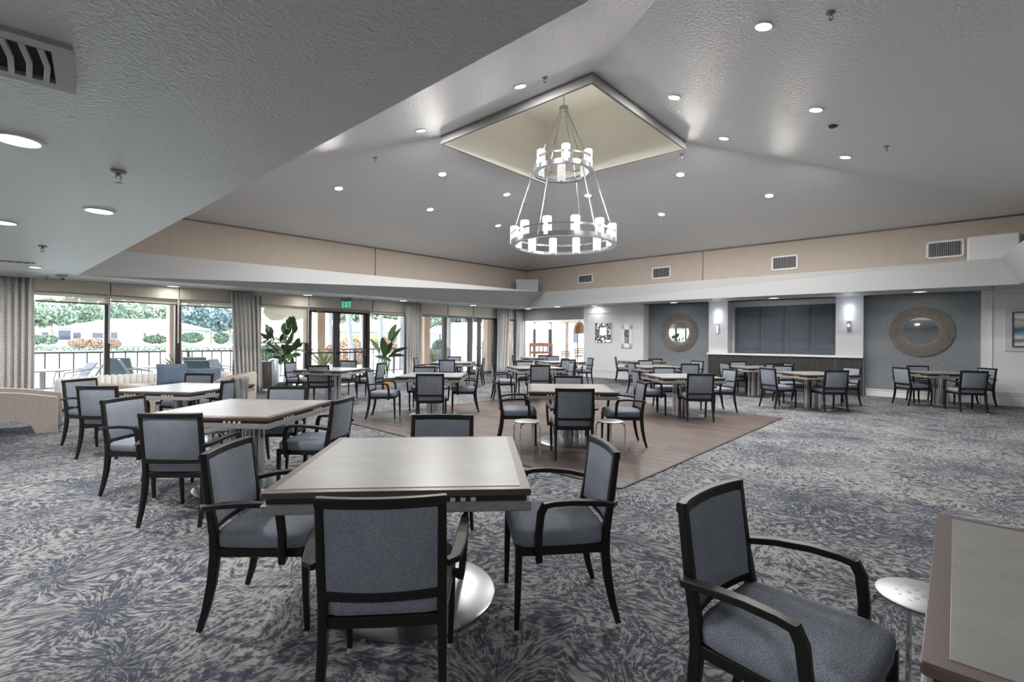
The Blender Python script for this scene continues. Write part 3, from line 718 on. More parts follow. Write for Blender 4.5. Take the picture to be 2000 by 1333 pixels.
# ------------------------------------------------------------------ annex beyond the opening
AX = Line((0.6, 25.6), 8.0, -1)
a_ = AX.s
pA = WW.xy(s1033 + 0.05)
q = MB(); ar = [FC + Vector((-1.2, -1.2)), Vector((3.2, 18.6)), Vector((9, 20)), Vector((9, 30)), Vector((-4, 30)), Vector((-4, 24))]
wl0 = WW.xy(s1033); rl0 = RW.xy(sA0, -0.3)
arp = [(wl0.x, wl0.y), (rl0.x, rl0.y), (9.5, 19), (9.5, 27), (AX.xy(-6)[0], AX.xy(-6)[1])]
q.add([(p[0], p[1], zc(20.5)) for p in arp], [(0, 1, 2, 3, 4)]); struct('ceiling', q, M_white, label='white ceiling of the annex beyond the opening')
q = MB(); q.add([(p[0], p[1], zc(20.5) + .3) for p in arp], [(0, 1, 2, 3, 4)]); struct('roof', q, M_roof, label='annex roof')
q = MB(); q.box(a_(1030), 12, -0.15, 0, 2.35, zc(20.5)); struct('wall_annex', q, M_valance, mw=AX.M(0))
q = MB(); pa_, pb_ = WW.xy(s1033, -.24), AX.xy(a_(1030)); q.prism([(pa_.x, pa_.y), (pb_.x, pb_.y), (pb_.x - .15, pb_.y), (pa_.x - .15, pa_.y)], 0, zc(20.5)); struct('wall_annex', q, M_white)
for x0, x1, m_ in ((1078, 1087, M_white), (1105, 1110, M_trunk), (1042, 1046, M_bronze), (1072, 1077, M_bronze), (1128, 1129, M_bronze)):
    q = MB(); q.box(a_(x0), a_(x1), -0.14, 0.02, 0, 2.4); struct('trim_9', q, m_, mw=AX.M(0))
for i, (x0, x1) in enumerate(((1010, 1042), (1046, 1072), (1087, 1105), (1110, 1150))):
    q = MB(); q.box(a_(x0), a_(x1), -0.06, -0.05, 0.02, 2.4); struct('window_%d' % (nwin[0] + 1 + i), q, M_glass, mw=AX.M(0))
for x0, x1, lb in ((1034, 1077, 'roller blind on the annex windows left of the white post'), (1087, 1106, 'narrow roller blind on the annex window right of the white post')):
    t = thing('roller_blind', lb, 'blind', AX.M(0)); q = MB(); q.box(a_(x0), a_(x1), 0.02, 0.025, 2.05, 2.36); ob('fabric', q, M_blind, t); q = MB(); q.box(a_(x0), a_(x1), 0.01, 0.04, 2.02, 2.05); ob('bottom_bar', q, M_valance, t)
# wicker pendant
pc = at(1131, 640, 21.3)
t = thing('pendant_lamp', 'orange wicker dome pendant lamp hanging in the annex', 'pendant lamp', Matrix.Translation((pc.x, pc.y, pc.z)))
q = MB(); R_ = 0.235; prof = [(R_ * math.cos(a) if a < 1.45 else 0.04, 0.05 + R_ * 0.95 * math.sin(a)) for a in [0, .25, .5, .75, 1.0, 1.2, 1.4, 1.5]]
outp = [(R_, -0.24)] + prof; inn = [(x - 0.012, z) for x, z in reversed(outp)]
q.lathe(outp + inn, 28, closed=True); ob('dome_shade', q, M_wicker, t)
q = MB(); q.tube([(0, 0, 0.25), (0, 0, zc(20.5) - pc.z)], 0.012, 6); ob('cord', q, M_bronze, t)
q = MB(); q.lathe([(0.001, -.08), (0.05, -.04), (0.055, 0.01), (0.02, 0.06), (0.001, 0.06)], 12); ob('bulb', q, M_lens2, t)
# rattan settee and bar stools in the annex
sp_ = U(1057, 700, 0.5); Ys = 22.6
p0 = at(1057, 680, Ys)
t = thing('rattan_settee', 'brown rattan settee with openwork back in front of the annex windows', 'settee', TR(p0.x, Ys, 0, 0.1))
hb = at(1057, 671, Ys).z
q = MB(); q.sweep([(-.55, 0, hb - .06), (0, 0.03, hb - .04), (.55, 0, hb - .06)], .06, .16, up=(0, 0, 1)); ob('top_rail', q, M_wicker, t)
q = MB(); q.sweep([(-.55, 0, hb - .42), (.55, 0, hb - .42)], .05, .1); ob('lower_rail', q, M_wicker, t)
for i in range(6):
    q = MB(); q.box(-.52 + i * .2, -.48 + i * .2, -.02, .02, hb - .42, hb - .08); ob('slat', q, M_wicker, t)
q = MB(); q.bbox(-.56, .56, -.45, .0, .38, .5, .03); ob('seat', q, M_wicker, t)
for x in (-.52, .52):
    for y in (-.42, 0): q = MB(); q.box(x - .03, x + .03, y - .03, y + .03, 0, hb - .1 if y == 0 else .4); ob('leg', q, M_wicker, t)
def rattan_stool(px, ytop, Y, label):
    p = at(px, ytop, Y); h = p.z
    t = thing('rattan_stool', label, 'bar stool', TR(p.x, Y, 0, random.uniform(-.6, .6)), 'rattan bar stools in the annex')
    q = MB()
    for k in range(3):
        q.tube([(-.2 * math.cos(a) * 1, .2 * math.sin(a) - 0.0, h - .02 - k * .1) for a in [x * PI / 8 for x in range(9)]], .022, 6)
    for a in [x * PI / 5 for x in range(6)]: q.tube([(-.2 * math.cos(a), .2 * math.sin(a), h - .3), (-.2 * math.cos(a), .2 * math.sin(a), h)], .014, 5)
    ob('backrest', q, M_wicker, t)
    q = MB(); q.lathe([(.001, h - .38), (.2, h - .38), (.21, h - .33), (.001, h - .32)], 16); ob('seat', q, M_wicker, t)
    for k in range(4):
        a = k * PI / 2 + .78; q = MB(); q.tube([(.15 * math.cos(a), .15 * math.sin(a), h - .36), (.2 * math.cos(a), .2 * math.sin(a), 0)], .017, 6); ob('leg', q, M_trunk, t)
rattan_stool(1104, 685, 22.4, 'low rattan stool in the annex below the wood window post')
rattan_stool(1131, 679, 22.0, 'taller rattan bar stool in the annex directly under the pendant lamp')

# ------------------------------------------------------------------ ceiling fittings
def lamp_energy(o, e, size, par):
    l = bpy.data.objects.new('lamp_light', bpy.data.lights.new('lamp_light', 'AREA')); link(l, par, o)
    l.data.shape = 'DISK'; l.data.size = size; l.data.energy = e * LAMP; l.data.color = (1, 0.98, 0.95); return l
def downlight(p, nrm, R1, label, e, group, square=False, lens=M_lens):
    q = Vector(nrm).to_track_quat('Z', 'Y').to_matrix().to_4x4()
    t = thing('recessed_downlight', label, 'ceiling lamp', Matrix.Translation(p) @ q, group)
    if square:
        m_ = MB(); m_.box(-R1, R1, -R1, R1, 0.001, 0.012); ob('lens', m_, M_lens2, t)
        m_ = MB()
        for a in (0, 1, 2, 3):
            b = MB(); b.box(-R1 - .015, R1 + .015, R1, R1 + .015, 0, 0.014); b.xf(Matrix.Rotation(a * PI / 2, 4, 'Z')); m_.add(b.v, b.f)
        ob('trim_ring', m_, M_ltrim, t)
    else:
        m_ = MB(); m_.lathe([(R1 * .78, 0), (R1 * .80, 0.012), (R1 * .98, 0.012), (R1, 0.002), (R1, 0)], 28, closed=True); ob('trim_ring', m_, M_ltrim, t)
        m_ = MB(); m_.lathe([(0.001, 0.004), (R1 * .785, 0.004), (R1 * .785, 0.007), (0.001, 0.007)], 24); ob('lens', m_, lens, t)
    lamp_energy(Matrix.Translation((0, 0, 0.02)) @ Matrix.Rotation(PI, 4, 'X'), e, R1 * 1.5, t)
    return t
def hitplane(px, py):
    a, b = ray(px, py); d = Vector((a, 1, b)); o = Vector((0, 0, CH)); best = None
    for (A, B, C_, D) in VP:
        for tri in ((A, B, C_), (A, C_, D)):
            p = intersect_ray_tri(*tri, d, o, True)
            if p is None or (p - o).dot(d) <= 0: continue
            n = (tri[1] - tri[0]).cross(tri[2] - tri[0]).normalized()
            if n.z > 0: n = -n
            t = (p - o).length
            if best is None or t < best[0]: best = (t, p, n)
    return best[1], best[2]
VL = [(1484, 45, 'in the vault, nearest the camera and largest'), (1010, 168, 'in the vault, upper left of the cream shaft'), (1311, 186, 'in the vault, just right of the shaft’s near corner'),
      (1588, 207, 'in the vault, right of centre above the smoke alarm'), (817, 257, 'in the vault, left of the shaft’s left corner'), (1409, 265, 'in the vault, right of the shaft’s right corner'),
      (1647, 299, 'in the vault, rightmost of all'), (860, 342, 'in the vault, below the shaft’s left corner'), (1325, 337, 'in the vault, below the shaft’s right corner'),
      (658, 372, 'in the vault, leftmost of all'), (986, 380, 'in the vault, directly left of the small chandelier ring'), (1145, 380, 'in the vault, seen through the chandelier rods'),
      (1499, 376, 'in the vault, right side above the wall vents'), (837, 411, 'in the vault, lower left, second row'), (1289, 415, 'in the vault, lower right of the chandelier'), (970, 441, 'in the vault, just above the large chandelier ring at left')]
for x, y, lb in VL:
    p, n = hitplane(x, y)
    downlight(p, n, 0.105, 'round lit recessed lamp ' + lb.replace('’', "'"), 26, 'round downlights of the vaulted ceiling')
for x, y, lb in ((30, 284, 'largest, cut by the left edge of the frame'), (191, 421, 'between the two sprinkler heads'), (67, 533, 'near the curtain at far left'), (3, 446, 'small, at the very left edge')):
    downlight(onceil(x, y), (0, 0, -1), 0.115 if y < 500 else 0.09, 'oval-looking recessed lamp in the low ceiling, ' + lb, 16, 'downlights of the low ceiling')
for k, (x, y) in enumerate(((-3.5, -1), (0.5, -1.5), (-1.5, -4.5), (-7, 1.5), (-8, -3))):  # unseen lamps added behind the camera to brighten the near room
    downlight(Vector((x, y, zc(y))), (0, 0, -1), 0.115, 'added recessed lamp in the low ceiling behind the camera, number %d from the door side' % (k + 1) if False else 'recessed lamp in the low ceiling behind the camera, ' + ('added for light, left near', 'added for light, right near', 'added for light, middle far', 'added for light, left by the windows', 'added for light, far left')[k], 12, 'added downlights behind the camera')
SQ = [(337, 567, 'left end over the sofa window'), (600, 581, 'left of the exit sign'), (787, 590, 'right of the exit sign'), (923, 597.5, 'over the windows left of the corner'),
      (1031, 603, 'at the far corner of the soffit'), (1088, 598, 'in front of the annex opening'), (1160, 596, 'over the mirror mosaic'), (1315, 587, 'over the left round mirror'), (1510, 576, 'over the bar shutter'), (1795, 560, 'over the right round mirror')]
for x, y, lb in SQ:
    downlight(onceil(x, y), (0, 0, -1), 0.10, 'small square recessed lamp under the soffit, ' + lb, 1.6, 'square downlights under the soffit', True)
for x, y, lb in ((1086, 606, 'first one behind the opening'), (1068, 613, 'left one above the settee')):
    a, b = ray(x, y); Y = (zc(20.5) - CH) / b
    downlight(Vector((a * Y, Y, zc(20.5))), (0, 0, -1), 0.1, 'small square recessed lamp in the annex ceiling, ' + lb, 18, 'annex downlights', True)
# sprinklers
def sprinkler(p, label, up=0.0):
    t = thing('sprinkler_head', label, 'sprinkler', Matrix.Translation(p), 'fire sprinklers')
    q = MB(); q.lathe([(0.001, 0), (0.045, 0), (0.04, -0.012), (0.014, -0.016), (0.012, -0.035), (0.001, -0.035)], 14); ob('escutcheon', q, M_grey, t)
    q = MB(); q.tube([(-.014, 0, -.03), (-.02, 0, -.05), (-.012, 0, -.07), (0, 0, -.075), (.012, 0, -.07), (.02, 0, -.05), (.014, 0, -.03)], .004, 5); q.lathe([(.001, -.078), (.022, -.078), (.022, -.075), (.001, -.075)], 10); ob('deflector', q, M_grey, t)
sprinkler(onceil(227, 343), 'sprinkler head on the low ceiling above the nearer round lamp')
sprinkler(onceil(81, 492), 'sprinkler head on the low ceiling left, farther from the camera')
sprinkler(onceil(89, 551), 'sprinkler head next to the dome camera')
for x, y, lb in ((1615, 16, 'near the top right of the frame'), (1058, 150, 'left of the near corner of the shaft'), (1727, 277, 'right of the rightmost lamp'), (1328, 297, 'at the right corner of the shaft'), (729, 311, 'on the left slope'), (1021, 398, 'beside the chandelier rods')):
    sprinkler(hitplane(x, y)[0], 'sprinkler head on the vaulted ceiling ' + lb)
for x, y, lb in ((703, 588, 'right of the exit sign'), (814, 593, 'above the third curtain'), (1225, 596, 'left of the left round mirror'), (1481, 579, 'left above the shutter'), (1937, 549, 'at the right end')):
    sprinkler(onceil(x, y), 'sprinkler head under the soffit ' + lb)
p, n = hitplane(1622, 238)
q = MB(); q.lathe([(0.001, -.03), (0.05, -.028), (.07, -.01), (.07, 0), (.001, 0)], 20); o = ob('smoke_alarm', q, M_bronze, None, Matrix.Translation(p)); tag(o, 'small dark round smoke alarm on the right slope of the vault', 'smoke alarm')
p = onceil(120, 548)
t = thing('dome_camera', 'white dome security camera on the low ceiling at far left', 'security camera', Matrix.Translation(p))
q = MB(); q.lathe([(.001, 0), (.085, 0), (.085, -.03), (.06, -.075), (.04, -.085), (.001, -.085)], 20); ob('housing', q, M_lgrey, t)
q = MB(); q.lathe([(.001, -.06), (.03, -.07), (.035, -.09), (.001, -.105)], 14, c=(.03, -.02, 0)); ob('lens_dome', q, M_black, t)
# wall unit above second curtain
p = onceil(500, 577)
t = thing('emergency_light', 'grey wedge emergency light box above the second curtain', 'emergency light', Matrix.Translation(p) @ Matrix.Rotation(.6, 4, 'Z'))
q = MB(); q.loft([[(-.22, -.06, 0), (.22, -.06, 0), (.22, .06, 0), (-.22, .06, 0)], [(-.22, -.06, -.04), (.22, -.06, -.04), (.22, .06, -.04), (-.22, .06, -.04)], [(-.17, -.05, -.09), (.10, -.05, -.09), (.10, .05, -.09), (-.17, .05, -.09)]]); ob('housing', q, M_lgrey, t)
for x in (-.2, .2): q = MB(); q.lathe([(.001, -.05), (.035, -.05), (.045, 0), (.001, .0)], 12, c=(x, -.07, -.02)); ob('lamp_head', q, M_lgrey, t)
# exit sign
p = onceil(676, 586); p = Vector((p.x, p.y, p.z)); 
t = thing('exit_sign', 'green letter exit sign hanging above the double doors', 'exit sign', Matrix.Translation(p))
q = MB(); q.bbox(-.17, .17, -.04, .04, -.11, 0, .008); ob('housing', q, M_grey, t)
q = MB(); q.box(-.15, .15, -.004, .004, -.31, -.10); ob('clear_panel', q, M_glass, t)
lt_ = MB(); hh, z0 = .17, -.295; st = .022
def bar(x0, y0_, x1, y1_): lt_.sweep([(x0, -.008, z0 + y0_), (x1, -.008, z0 + y1_)], .006, st, up=(0, 0, 1) if abs(x1 - x0) > .001 else (1, 0, 0))
X = -.13
lt_.box(X, X + st, -.012, -.005, z0, z0 + hh)
for yy in (0, hh / 2 - st / 2, hh - st): lt_.box(X, X + .055, -.012, -.005, z0 + yy, z0 + yy + st)
X = -.06
for a, b in (((X, 0), (X + .06, hh)), ((X + .06, 0), (X, hh))):
    lt_.add([(a[0], -.012, z0 + a[1]), (a[0] + st, -.012, z0 + a[1]), (b[0] + st, -.012, z0 + b[1]), (b[0], -.012, z0 + b[1]), (a[0], -.005, z0 + a[1]), (a[0] + st, -.005, z0 + a[1]), (b[0] + st, -.005, z0 + b[1]), (b[0], -.005, z0 + b[1])], [(0, 1, 2, 3), (7, 6, 5, 4), (0, 4, 5, 1), (1, 5, 6, 2), (2, 6, 7, 3), (3, 7, 4, 0)])
lt_.box(.035, .035 + st, -.012, -.005, z0, z0 + hh)
lt_.box(.075, .14, -.012, -.005, z0 + hh - st, z0 + hh); lt_.box(.097, .119, -.012, -.005, z0, z0 + hh)
ob('letters', lt_, M_green, t, smooth=0)
# vents
def vent(ln, x0, y0, x1, y1, label, fins):
    s0, s1 = ln.s(x0, 0, (y0 + y1) / 2), ln.s(x1, 0, (y0 + y1) / 2); z1, z0 = ln.z((x0 + x1) / 2, y0), ln.z((x0 + x1) / 2, y1)
    t = thing('air_vent', label, 'air vent', ln.M((s0 + s1) / 2, 0, (z0 + z1) / 2), 'supply vents on the beige frieze')
    w, h = (s1 - s0) / 2, (z1 - z0) / 2; f = 0.045
    q = MB(); q.box(-w, w, 0, .025, h - f, h); q.box(-w, w, 0, .025, -h, -h + f); q.box(-w, -w + f, 0, .025, -h, h); q.box(w - f, w, 0, .025, -h, h); ob('frame', q, M_wtrim, t)
    q = MB(); q.box(-w + f, w - f, 0, .004, -h + f, h - f); ob('dark_back', q, M_ventdark, t)
    for i in range(fins):
        x = -w + f + (2 * w - 2 * f) * (i + .5) / fins
        q = MB(); q.add([(x - .008, .006, -h + f), (x + .008, .02, -h + f), (x + .008, .02, h - f), (x - .008, .006, h - f)], [(0, 1, 2, 3), (3, 2, 1, 0)]); q = MB(); q.box(x - .006, x + .006, .005, .02, -h + f, h - f); ob('fin', q, M_vent, t)
vent(FR, 1127.5, 534.5, 1157, 552, 'small white-framed air vent, leftmost on the beige frieze', 9)
vent(FR, 1272, 518, 1309, 541, 'white-framed air vent, second from left on the beige frieze', 10)
vent(FR, 1505, 493, 1557, 521, 'white-framed air vent, third from left on the beige frieze', 14)
vent(FR, 1806.5, 459.5, 1881, 494, 'large white-framed air vent, rightmost on the beige frieze', 18)
# big ceiling vent upper left
vA, vB, vL = onceil(135, 100), onceil(116, 178), onceil(0, 62)
vang = math.atan2((vA - vL).y, (vA - vL).x)
t = thing('ceiling_vent', 'large grey ceiling air vent with curved blades at top left', 'air vent', Matrix.Translation(vA) @ Matrix.Rotation(vang, 4, 'Z'))
lb_ = Matrix.Rotation(-vang, 3, 'Z') @ (vB - vA)
vx1 = 0.0; vy0, vy1 = min(0, lb_.y), max(0, lb_.y)
x0v = -0.72; f = .06
q = MB(); q.box(x0v, vx1, vy0, vy0 + f, -.02, 0); q.box(x0v, vx1, vy1 - f, vy1, -.02, 0); q.box(x0v, x0v + f, vy0 + f, vy1 - f, -.02, 0); q.box(vx1 - f, vx1, vy0 + f, vy1 - f, -.02, 0); ob('frame', q, M_vent, t)
q = MB(); q.box(x0v + f, vx1 - f - .001, vy0 + f + .001, vy1 - f - .001, -.003, -.001); ob('dark_back', q, M_ventdark, t)
for i in range(12):
    x = x0v + f + .02 + i * (vx1 - x0v - 2 * f) / 12
    q = MB(); q.sweep([(x, vy0 + f, -.012), (x + .012, (vy0 + vy1) / 2, -.018), (x, vy1 - f, -.012)], .018, .02); ob('blade', q, M_vent, t)
t = thing('ceiling_vent', 'narrow slotted ceiling vent at far left near the small lamp', 'air vent', Matrix.Translation(onceil(12, 522)) @ Matrix.Rotation(.8, 4, 'Z'))
q = MB(); q.box(-.3, .3, -.06, .06, -.012, 0); ob('frame', q, M_vent, t)
for i in range(6): q = MB(); q.box(-.27 + i * .09, -.21 + i * .09, -.035, .035, -.014, -.0121); ob('slot', q, M_ventdark, t)
# corner speakers on the ledge
p = onceil(1028, 571, dzs)
sY = 19.1; pa, pb = at(1007, 546, sY), at(1050, 571, sY)
t = thing('corner_speaker', 'grey cloth loudspeaker box on the soffit ledge at the far corner', 'speaker', TR((pa.x + pb.x) / 2, sY, pb.z - .02))
w = (pb.x - pa.x) / 2; h = pa.z - pb.z + .02
q = MB(); q.loft([[(-w, .012, 0), (w, .012, 0), (w, .012, h), (-w, .012, h)], [(-w, .1, 0), (w, .1, 0), (w, .1, h), (-w, .1, h)], [(-w * .6, .3, 0), (w * .6, .3, 0), (w * .6, .3, h), (-w * .6, .3, h)]]); ob('cabinet', q, M_lgrey, t)
q = MB(); q.bbox(-w + .02, w - .02, -.01, .012, .02, h - .02, .005); ob('grille', q, M_speaker, t)
sp2 = BC[1]; zz = zc(10.6) + dzs
s2 = FR.s(1936, .25, 470); z_b, z_t = FR.z(1936, 497, .25), FR.z(1936, 447, .25)
t = thing('corner_speaker', 'white wall loudspeaker on the soffit ledge at the right end of the beige frieze', 'speaker', FR.M(s2, 0.02, z_b))
q = MB(); q.bbox(-.40, .42, 0.0, .26, 0, z_t - z_b, .03); ob('cabinet', q, M_wtrim, t)
q = MB(); q.bbox(-.38, .40, .26, .275, .02, z_t - z_b - .02, .006); ob('grille', q, M_ltrim, t)

# ------------------------------------------------------------------ chandelier
chx, chy = hc.x, hc.y
zb_ring = at(1097, 481, chy).z; zs_ring = at(1097, 338, chy).z
Rb, Rs = 105 / 930 * chy * 0.98, 60.5 / 930 * chy * .97
ch = thing('chandelier', 'two-tier nickel ring chandelier with white candle-glass shades', 'chandelier', TR(chx, chy, 0))
def hoop(R, z, hh, th, name):
    q = MB(); q.lathe([(R - th, z), (R, z), (R, z + hh), (R - th, z + hh)], 72, closed=True); ob(name, q, M_cham, ch)
def tier(R, z, n, sh, sr, off):
    hoop(R, z, .09, .012, 'ring_band'); 
    q = MB(); q.lathe([(R - .10, z + .01), (R - .012, z + .01), (R - .012, z + .02), (R - .10, z + .02)], 72, closed=True); ob('ring_tray', q, M_cham, ch)
    hoop(R, z + .21, .035, .012, 'upper_hoop')
    for k in range(n):
        a = 2 * PI * (k + .5) / n + off
        q = MB(); q.sweep([(R * math.cos(a), R * math.sin(a), z + .05), (R * math.cos(a), R * math.sin(a), z + .22)], .014, .014); ob('stanchion', q, M_cham, ch)
        a = 2 * PI * k / n + off; c = ((R - .075) * math.cos(a), (R - .075) * math.sin(a), 0)
        q = MB(); q.lathe([(sr * .96, z + .03), (sr, z + .04), (sr, z + sh), (sr - .01, z + sh + .012), (sr - .02, z + sh), (sr - .02, z + .04)], 20, c=c, closed=True)
        s_o = ob('candle_shade', q, M_candle, ch)
        q = MB(); q.lathe([(.001, z + .02), (.05, z + .02), (.05, z + .035), (.001, z + .035)], 12, c=c); ob('cup', q, M_cham, s_o)
        if R < 1.0:
            l = bpy.data.objects.new('candle_light', bpy.data.lights.new('candle_light', 'POINT')); link(l, s_o, Matrix.Translation((c[0], c[1], z + sh - .08))); l.data.energy = 8; l.data.shadow_soft_size = .04; l.data.color = (1, .93, .8)
tier(Rb, zb_ring, 12, .36, .085, .12)
tier(Rs, zs_ring, 6, .36, .085, .5)
zhub = at(1093, 210, chy).z
q = MB(); q.lathe([(.001, zhub - .05), (.085, zhub - .05), (.09, zhub - .02), (.09, zhub + .02), (.03, zhub + .04), (.001, zhub + .04)], 20); ob('hub', q, M_cham, ch)
q = MB(); q.tube([(0, 0, zhub), (0, 0, 6.74)], .012, 6); q.lathe([(.001, 6.70), (.07, 6.70), (.075, 6.749), (.001, 6.749)], 16); ob('chain', q, M_cham, ch)
for k in range(6):
    a = 2 * PI * (k + .5) / 6 + .5
    q = MB(); q.tube([(.06 * math.cos(a), .06 * math.sin(a), zhub - .04), ((Rs + .01) * math.cos(a), (Rs + .01) * math.sin(a), zs_ring + .02)], .011, 6); ob('upper_rod', q, M_cham, ch)
    q = MB(); q.tube([((Rs + .01) * math.cos(a), (Rs + .01) * math.sin(a), zs_ring + .02), ((Rb + .01) * math.cos(a), (Rb + .01) * math.sin(a), zb_ring + .03)], .011, 6); ob('lower_rod', q, M_cham, ch)

# ------------------------------------------------------------------ chair
def make_chair():
    t = thing('dining_chair', '', 'chair', Matrix.Identity(4))
    # seat cushion: rounded, a little wider in front
    q = MB(); rings = []
    def ringat(z, k):
        pts = []; n = 28
        for i in range(n):
            a = 2 * PI * i / n; c, s = math.cos(a), math.sin(a); e = 0.28
            x = math.copysign(abs(c) ** e, c); y = math.copysign(abs(s) ** e, s)
            wd = (0.225 + 0.02 * (y + 1) / 2) - k; pts.append((x * wd, y * (0.235 - k) + 0.005, z))
        return pts
    q.loft([ringat(.412, .012), ringat(.422, .0), ringat(.465, -.003), ringat(.483, .004), ringat(.494, .03), ringat(.499, .09), ringat(.502, .17)])
    ob('seat', q, M_fab, t, smooth=50)
    # upholstered back, bowed and leaning
    def backy(z): return -0.222 - 0.052 * ((z - .43) / .435) ** 1.0 - 0.0
    def bow(x): return -0.028 * (1 - (x / .21) ** 2)
    def panel(z0, z1, x1, th, off, bev):
        q = MB(); nx, nz = 10, 6; V = {}
        for side in (0, 1):
            for i in range(nx + 1):
                for j in range(nz + 1):
                    u, v = -1 + 2 * i / nx, j / nz; x = u * x1; z = z0 + (z1 - z0) * v
                    ed = max(abs(u), abs(2 * v - 1)); sh = bev if ed > .99 else 0
                    y = backy(z) + bow(x) + off + (th / 2 - sh) * (1 if side else -1)
                    V[side, i, j] = len(q.v); q.v.append(Vector((x, y, z)))
        for side in (0, 1):
            for i in range(nx):
                for j in range(nz):
                    f = (V[side, i, j], V[side, i + 1, j], V[side, i + 1, j + 1], V[side, i, j + 1]); q.f.append(f if not side else f[::-1])
        bd = [(i, 0) for i in range(nx)] + [(nx, j) for j in range(nz)] + [(i, nz) for i in range(nx, 0, -1)] + [(0, j) for j in range(nz, 0, -1)]
        for k in range(len(bd)):
            a, b = bd[k], bd[(k + 1) % len(bd)]; q.f.append((V[0, a[0], a[1]], V[1, a[0], a[1]], V[1, b[0], b[1]], V[0, b[0], b[1]]))
        return q
    ob('backrest', panel(.515, .83, .20, .046, .004, .012), M_fab, t, smooth=50)
    q = MB(); xs_ = [-.225, -.15, -.075, 0, .075, .15, .225]
    q.sweep([(x, backy(.848) + bow(x * .93), .848) for x in xs_], .034, .036, up=(0, 0, 1)); ob('top_rail', q, M_frame, t)
    q = MB(); q.sweep([(x, backy(.502) + bow(x * .93), .502) for x in xs_], .028, .034, up=(0, 0, 1)); ob('lower_rail', q, M_frame, t)
    q = MB()
    q.sweep([(-.215, -.215, .392), (0, -.222, .392), (.215, -.215, .392)], .024, .042); q.sweep([(-.235, .215, .40), (.235, .215, .40)], .024, .042)
    for s in (-1, 1): q.sweep([(s * .213, -.215, .392), (s * .235, .215, .40)], .024, .042)
    ob('seat_frame', q, M_frame, t)
    for s in (-1, 1):
        q = MB(); q.sweep([(s * .232, .218, .425), (s * .232, .222, .2), (s * .226, .226, .018)], [.034, .030, .022], [.034, .030, .022], up=(0, 1, 0)); lg = ob('leg', q, M_frame, t)
        g = MB(); g.lathe([(.001, 0), (.014, 0), (.012, .02), (.001, .02)], 10, c=(s * .226, .226, 0)); ob('glide', g, M_glide, lg)
        q = MB(); pts = [(s * .222, -.285, .018), (s * .219, -.255, .12), (s * .215, -.230, .25), (s * .213, -.218, .38), (s * .213, -.222, .48), (s * .214, backy(.6), .6), (s * .214, backy(.75), .75), (s * .214, backy(.864), .864)]
        q.sweep(pts, [.022, .026, .030, .034, .034, .033, .031, .030], [.026, .034, .042, .044, .040, .034, .032, .030], up=(0, 1, 0)); lg = ob('leg', q, M_frame, t)
        g = MB(); g.lathe([(.001, 0), (.014, 0), (.012, .02), (.001, .02)], 10, c=(s * .222, -.285, 0)); ob('glide', g, M_glide, lg)
        q = MB()
        pts = [(s * .232, -.262, .618), (s * .262, -.235, .622), (s * .276, -.15, .638), (s * .288, -.03, .648), (s * .292, .06, .645), (s * .292, .105, .636)]
        q.sweep(pts, [.03, .042, .046, .042, .036, .032], [.024] * 6)
        q.sweep([(s * .292, .10, .645), (s * .292, .122, .60), (s * .288, .132, .5), (s * .278, .128, .39), (s * .272, .126, .365)], [.028] * 5, [.034, .036, .034, .032, .032], up=(0, 1, 0))
        q.sweep([(s * .272, .126, .385), (s * .228, .126, .395)], .03, .034)
        ob('armrest', q, M_frame, t)
    return t
chair0 = make_chair(); used = [False]; NCH = [0]
def chair(mx, my, face, label, group='blue-grey armchairs at the card tables', xy=None):
    """mx,my: pixel of the middle of the back's top edge; face: direction the sitter looks, degrees"""
    if xy is None:
        p = U(mx, my, .865); x, y = p.x, p.y
    else: x, y = xy
    a = math.radians(face); fx, fy = math.cos(a), math.sin(a)
    m_ = TR(x + fx * .29, y + fy * .29, 0, a - PI / 2)
    if not used[0]:
        used[0] = True; chair0.matrix_basis = m_; chair0['label'] = label; chair0['group'] = group; return chair0
    return dup(chair0, m_, label, group)

# ------------------------------------------------------------------ card table
def make_table():
    t = thing('card_table', '', 'table', Matrix.Identity(4)); h = .585
    q = MB(); q.bbox(-h, h, -h, h, .727, .757, .005); ob('top_edge', q, M_brown, t)
    q = MB(); q.bbox(-h + .002, h - .002, -h + .002, h - .002, .755, .7585, .001); ob('border', q, M_border, t)
    q = MB(); q.bbox(-h + .045, h - .045, -h + .045, h - .045, .757, .761, .001); ob('tabletop', q, M_top, t)
    q = MB(); q.box(-h + .02, h - .02, -h + .015, h - .015, .702, .729); ob('slot_gap', q, M_black, t)
    q = MB(); q.bbox(-h, h, -h, h, .660, .704, .004); ob('apron', q, M_apron, t)
    for k in range(4):
        b = MB()
        for c in (-.26, .26):
            for i in range(4):
                x = c + (i - 1.5) * .045; b.box(x - .011, x + .011, -h + .004, -h + .03, .7065, .7225)
        b.xf(Matrix.Rotation(k * PI / 2, 4, 'Z')); ob('card_slot', b, M_brass, t)
    q = MB(); q.lathe([(.062, .02), (.062, .665)], 20); ob('column', q, M_tube, t)
    for sx_ in (-1, 1):
        for sy_ in (-1, 1):
            q = MB(); q.lathe([(.048, .02), (.048, .665)], 20, c=(sx_ * .08, sy_ * .08, 0)); ob('column', q, M_tube, t)
    q = MB(); q.lathe([(.001, 0.0), (.43, 0.0), (.445, .006), (.445, .014), (.43, .020), (.2, .026), (.001, .027)], 56); ob('base_disc', q, M_disc, t)
    return t
table0 = make_table(); tu = [False]
def table(x, y, rot, label):
    m_ = TR(x, y, 0, math.radians(rot))
    if not tu[0]:
        tu[0] = True; table0.matrix_basis = m_; table0['label'] = label; table0['group'] = 'square card tables'; return table0
    return dup(table0, m_, label, 'square card tables')
def tfront(px, py, rot, label):
    p = U(px, py, .76); a = math.radians(rot); return table(p.x - math.sin(a) * .585, p.y + math.cos(a) * .585, rot, label)
CHL = 'blue-grey armchair '
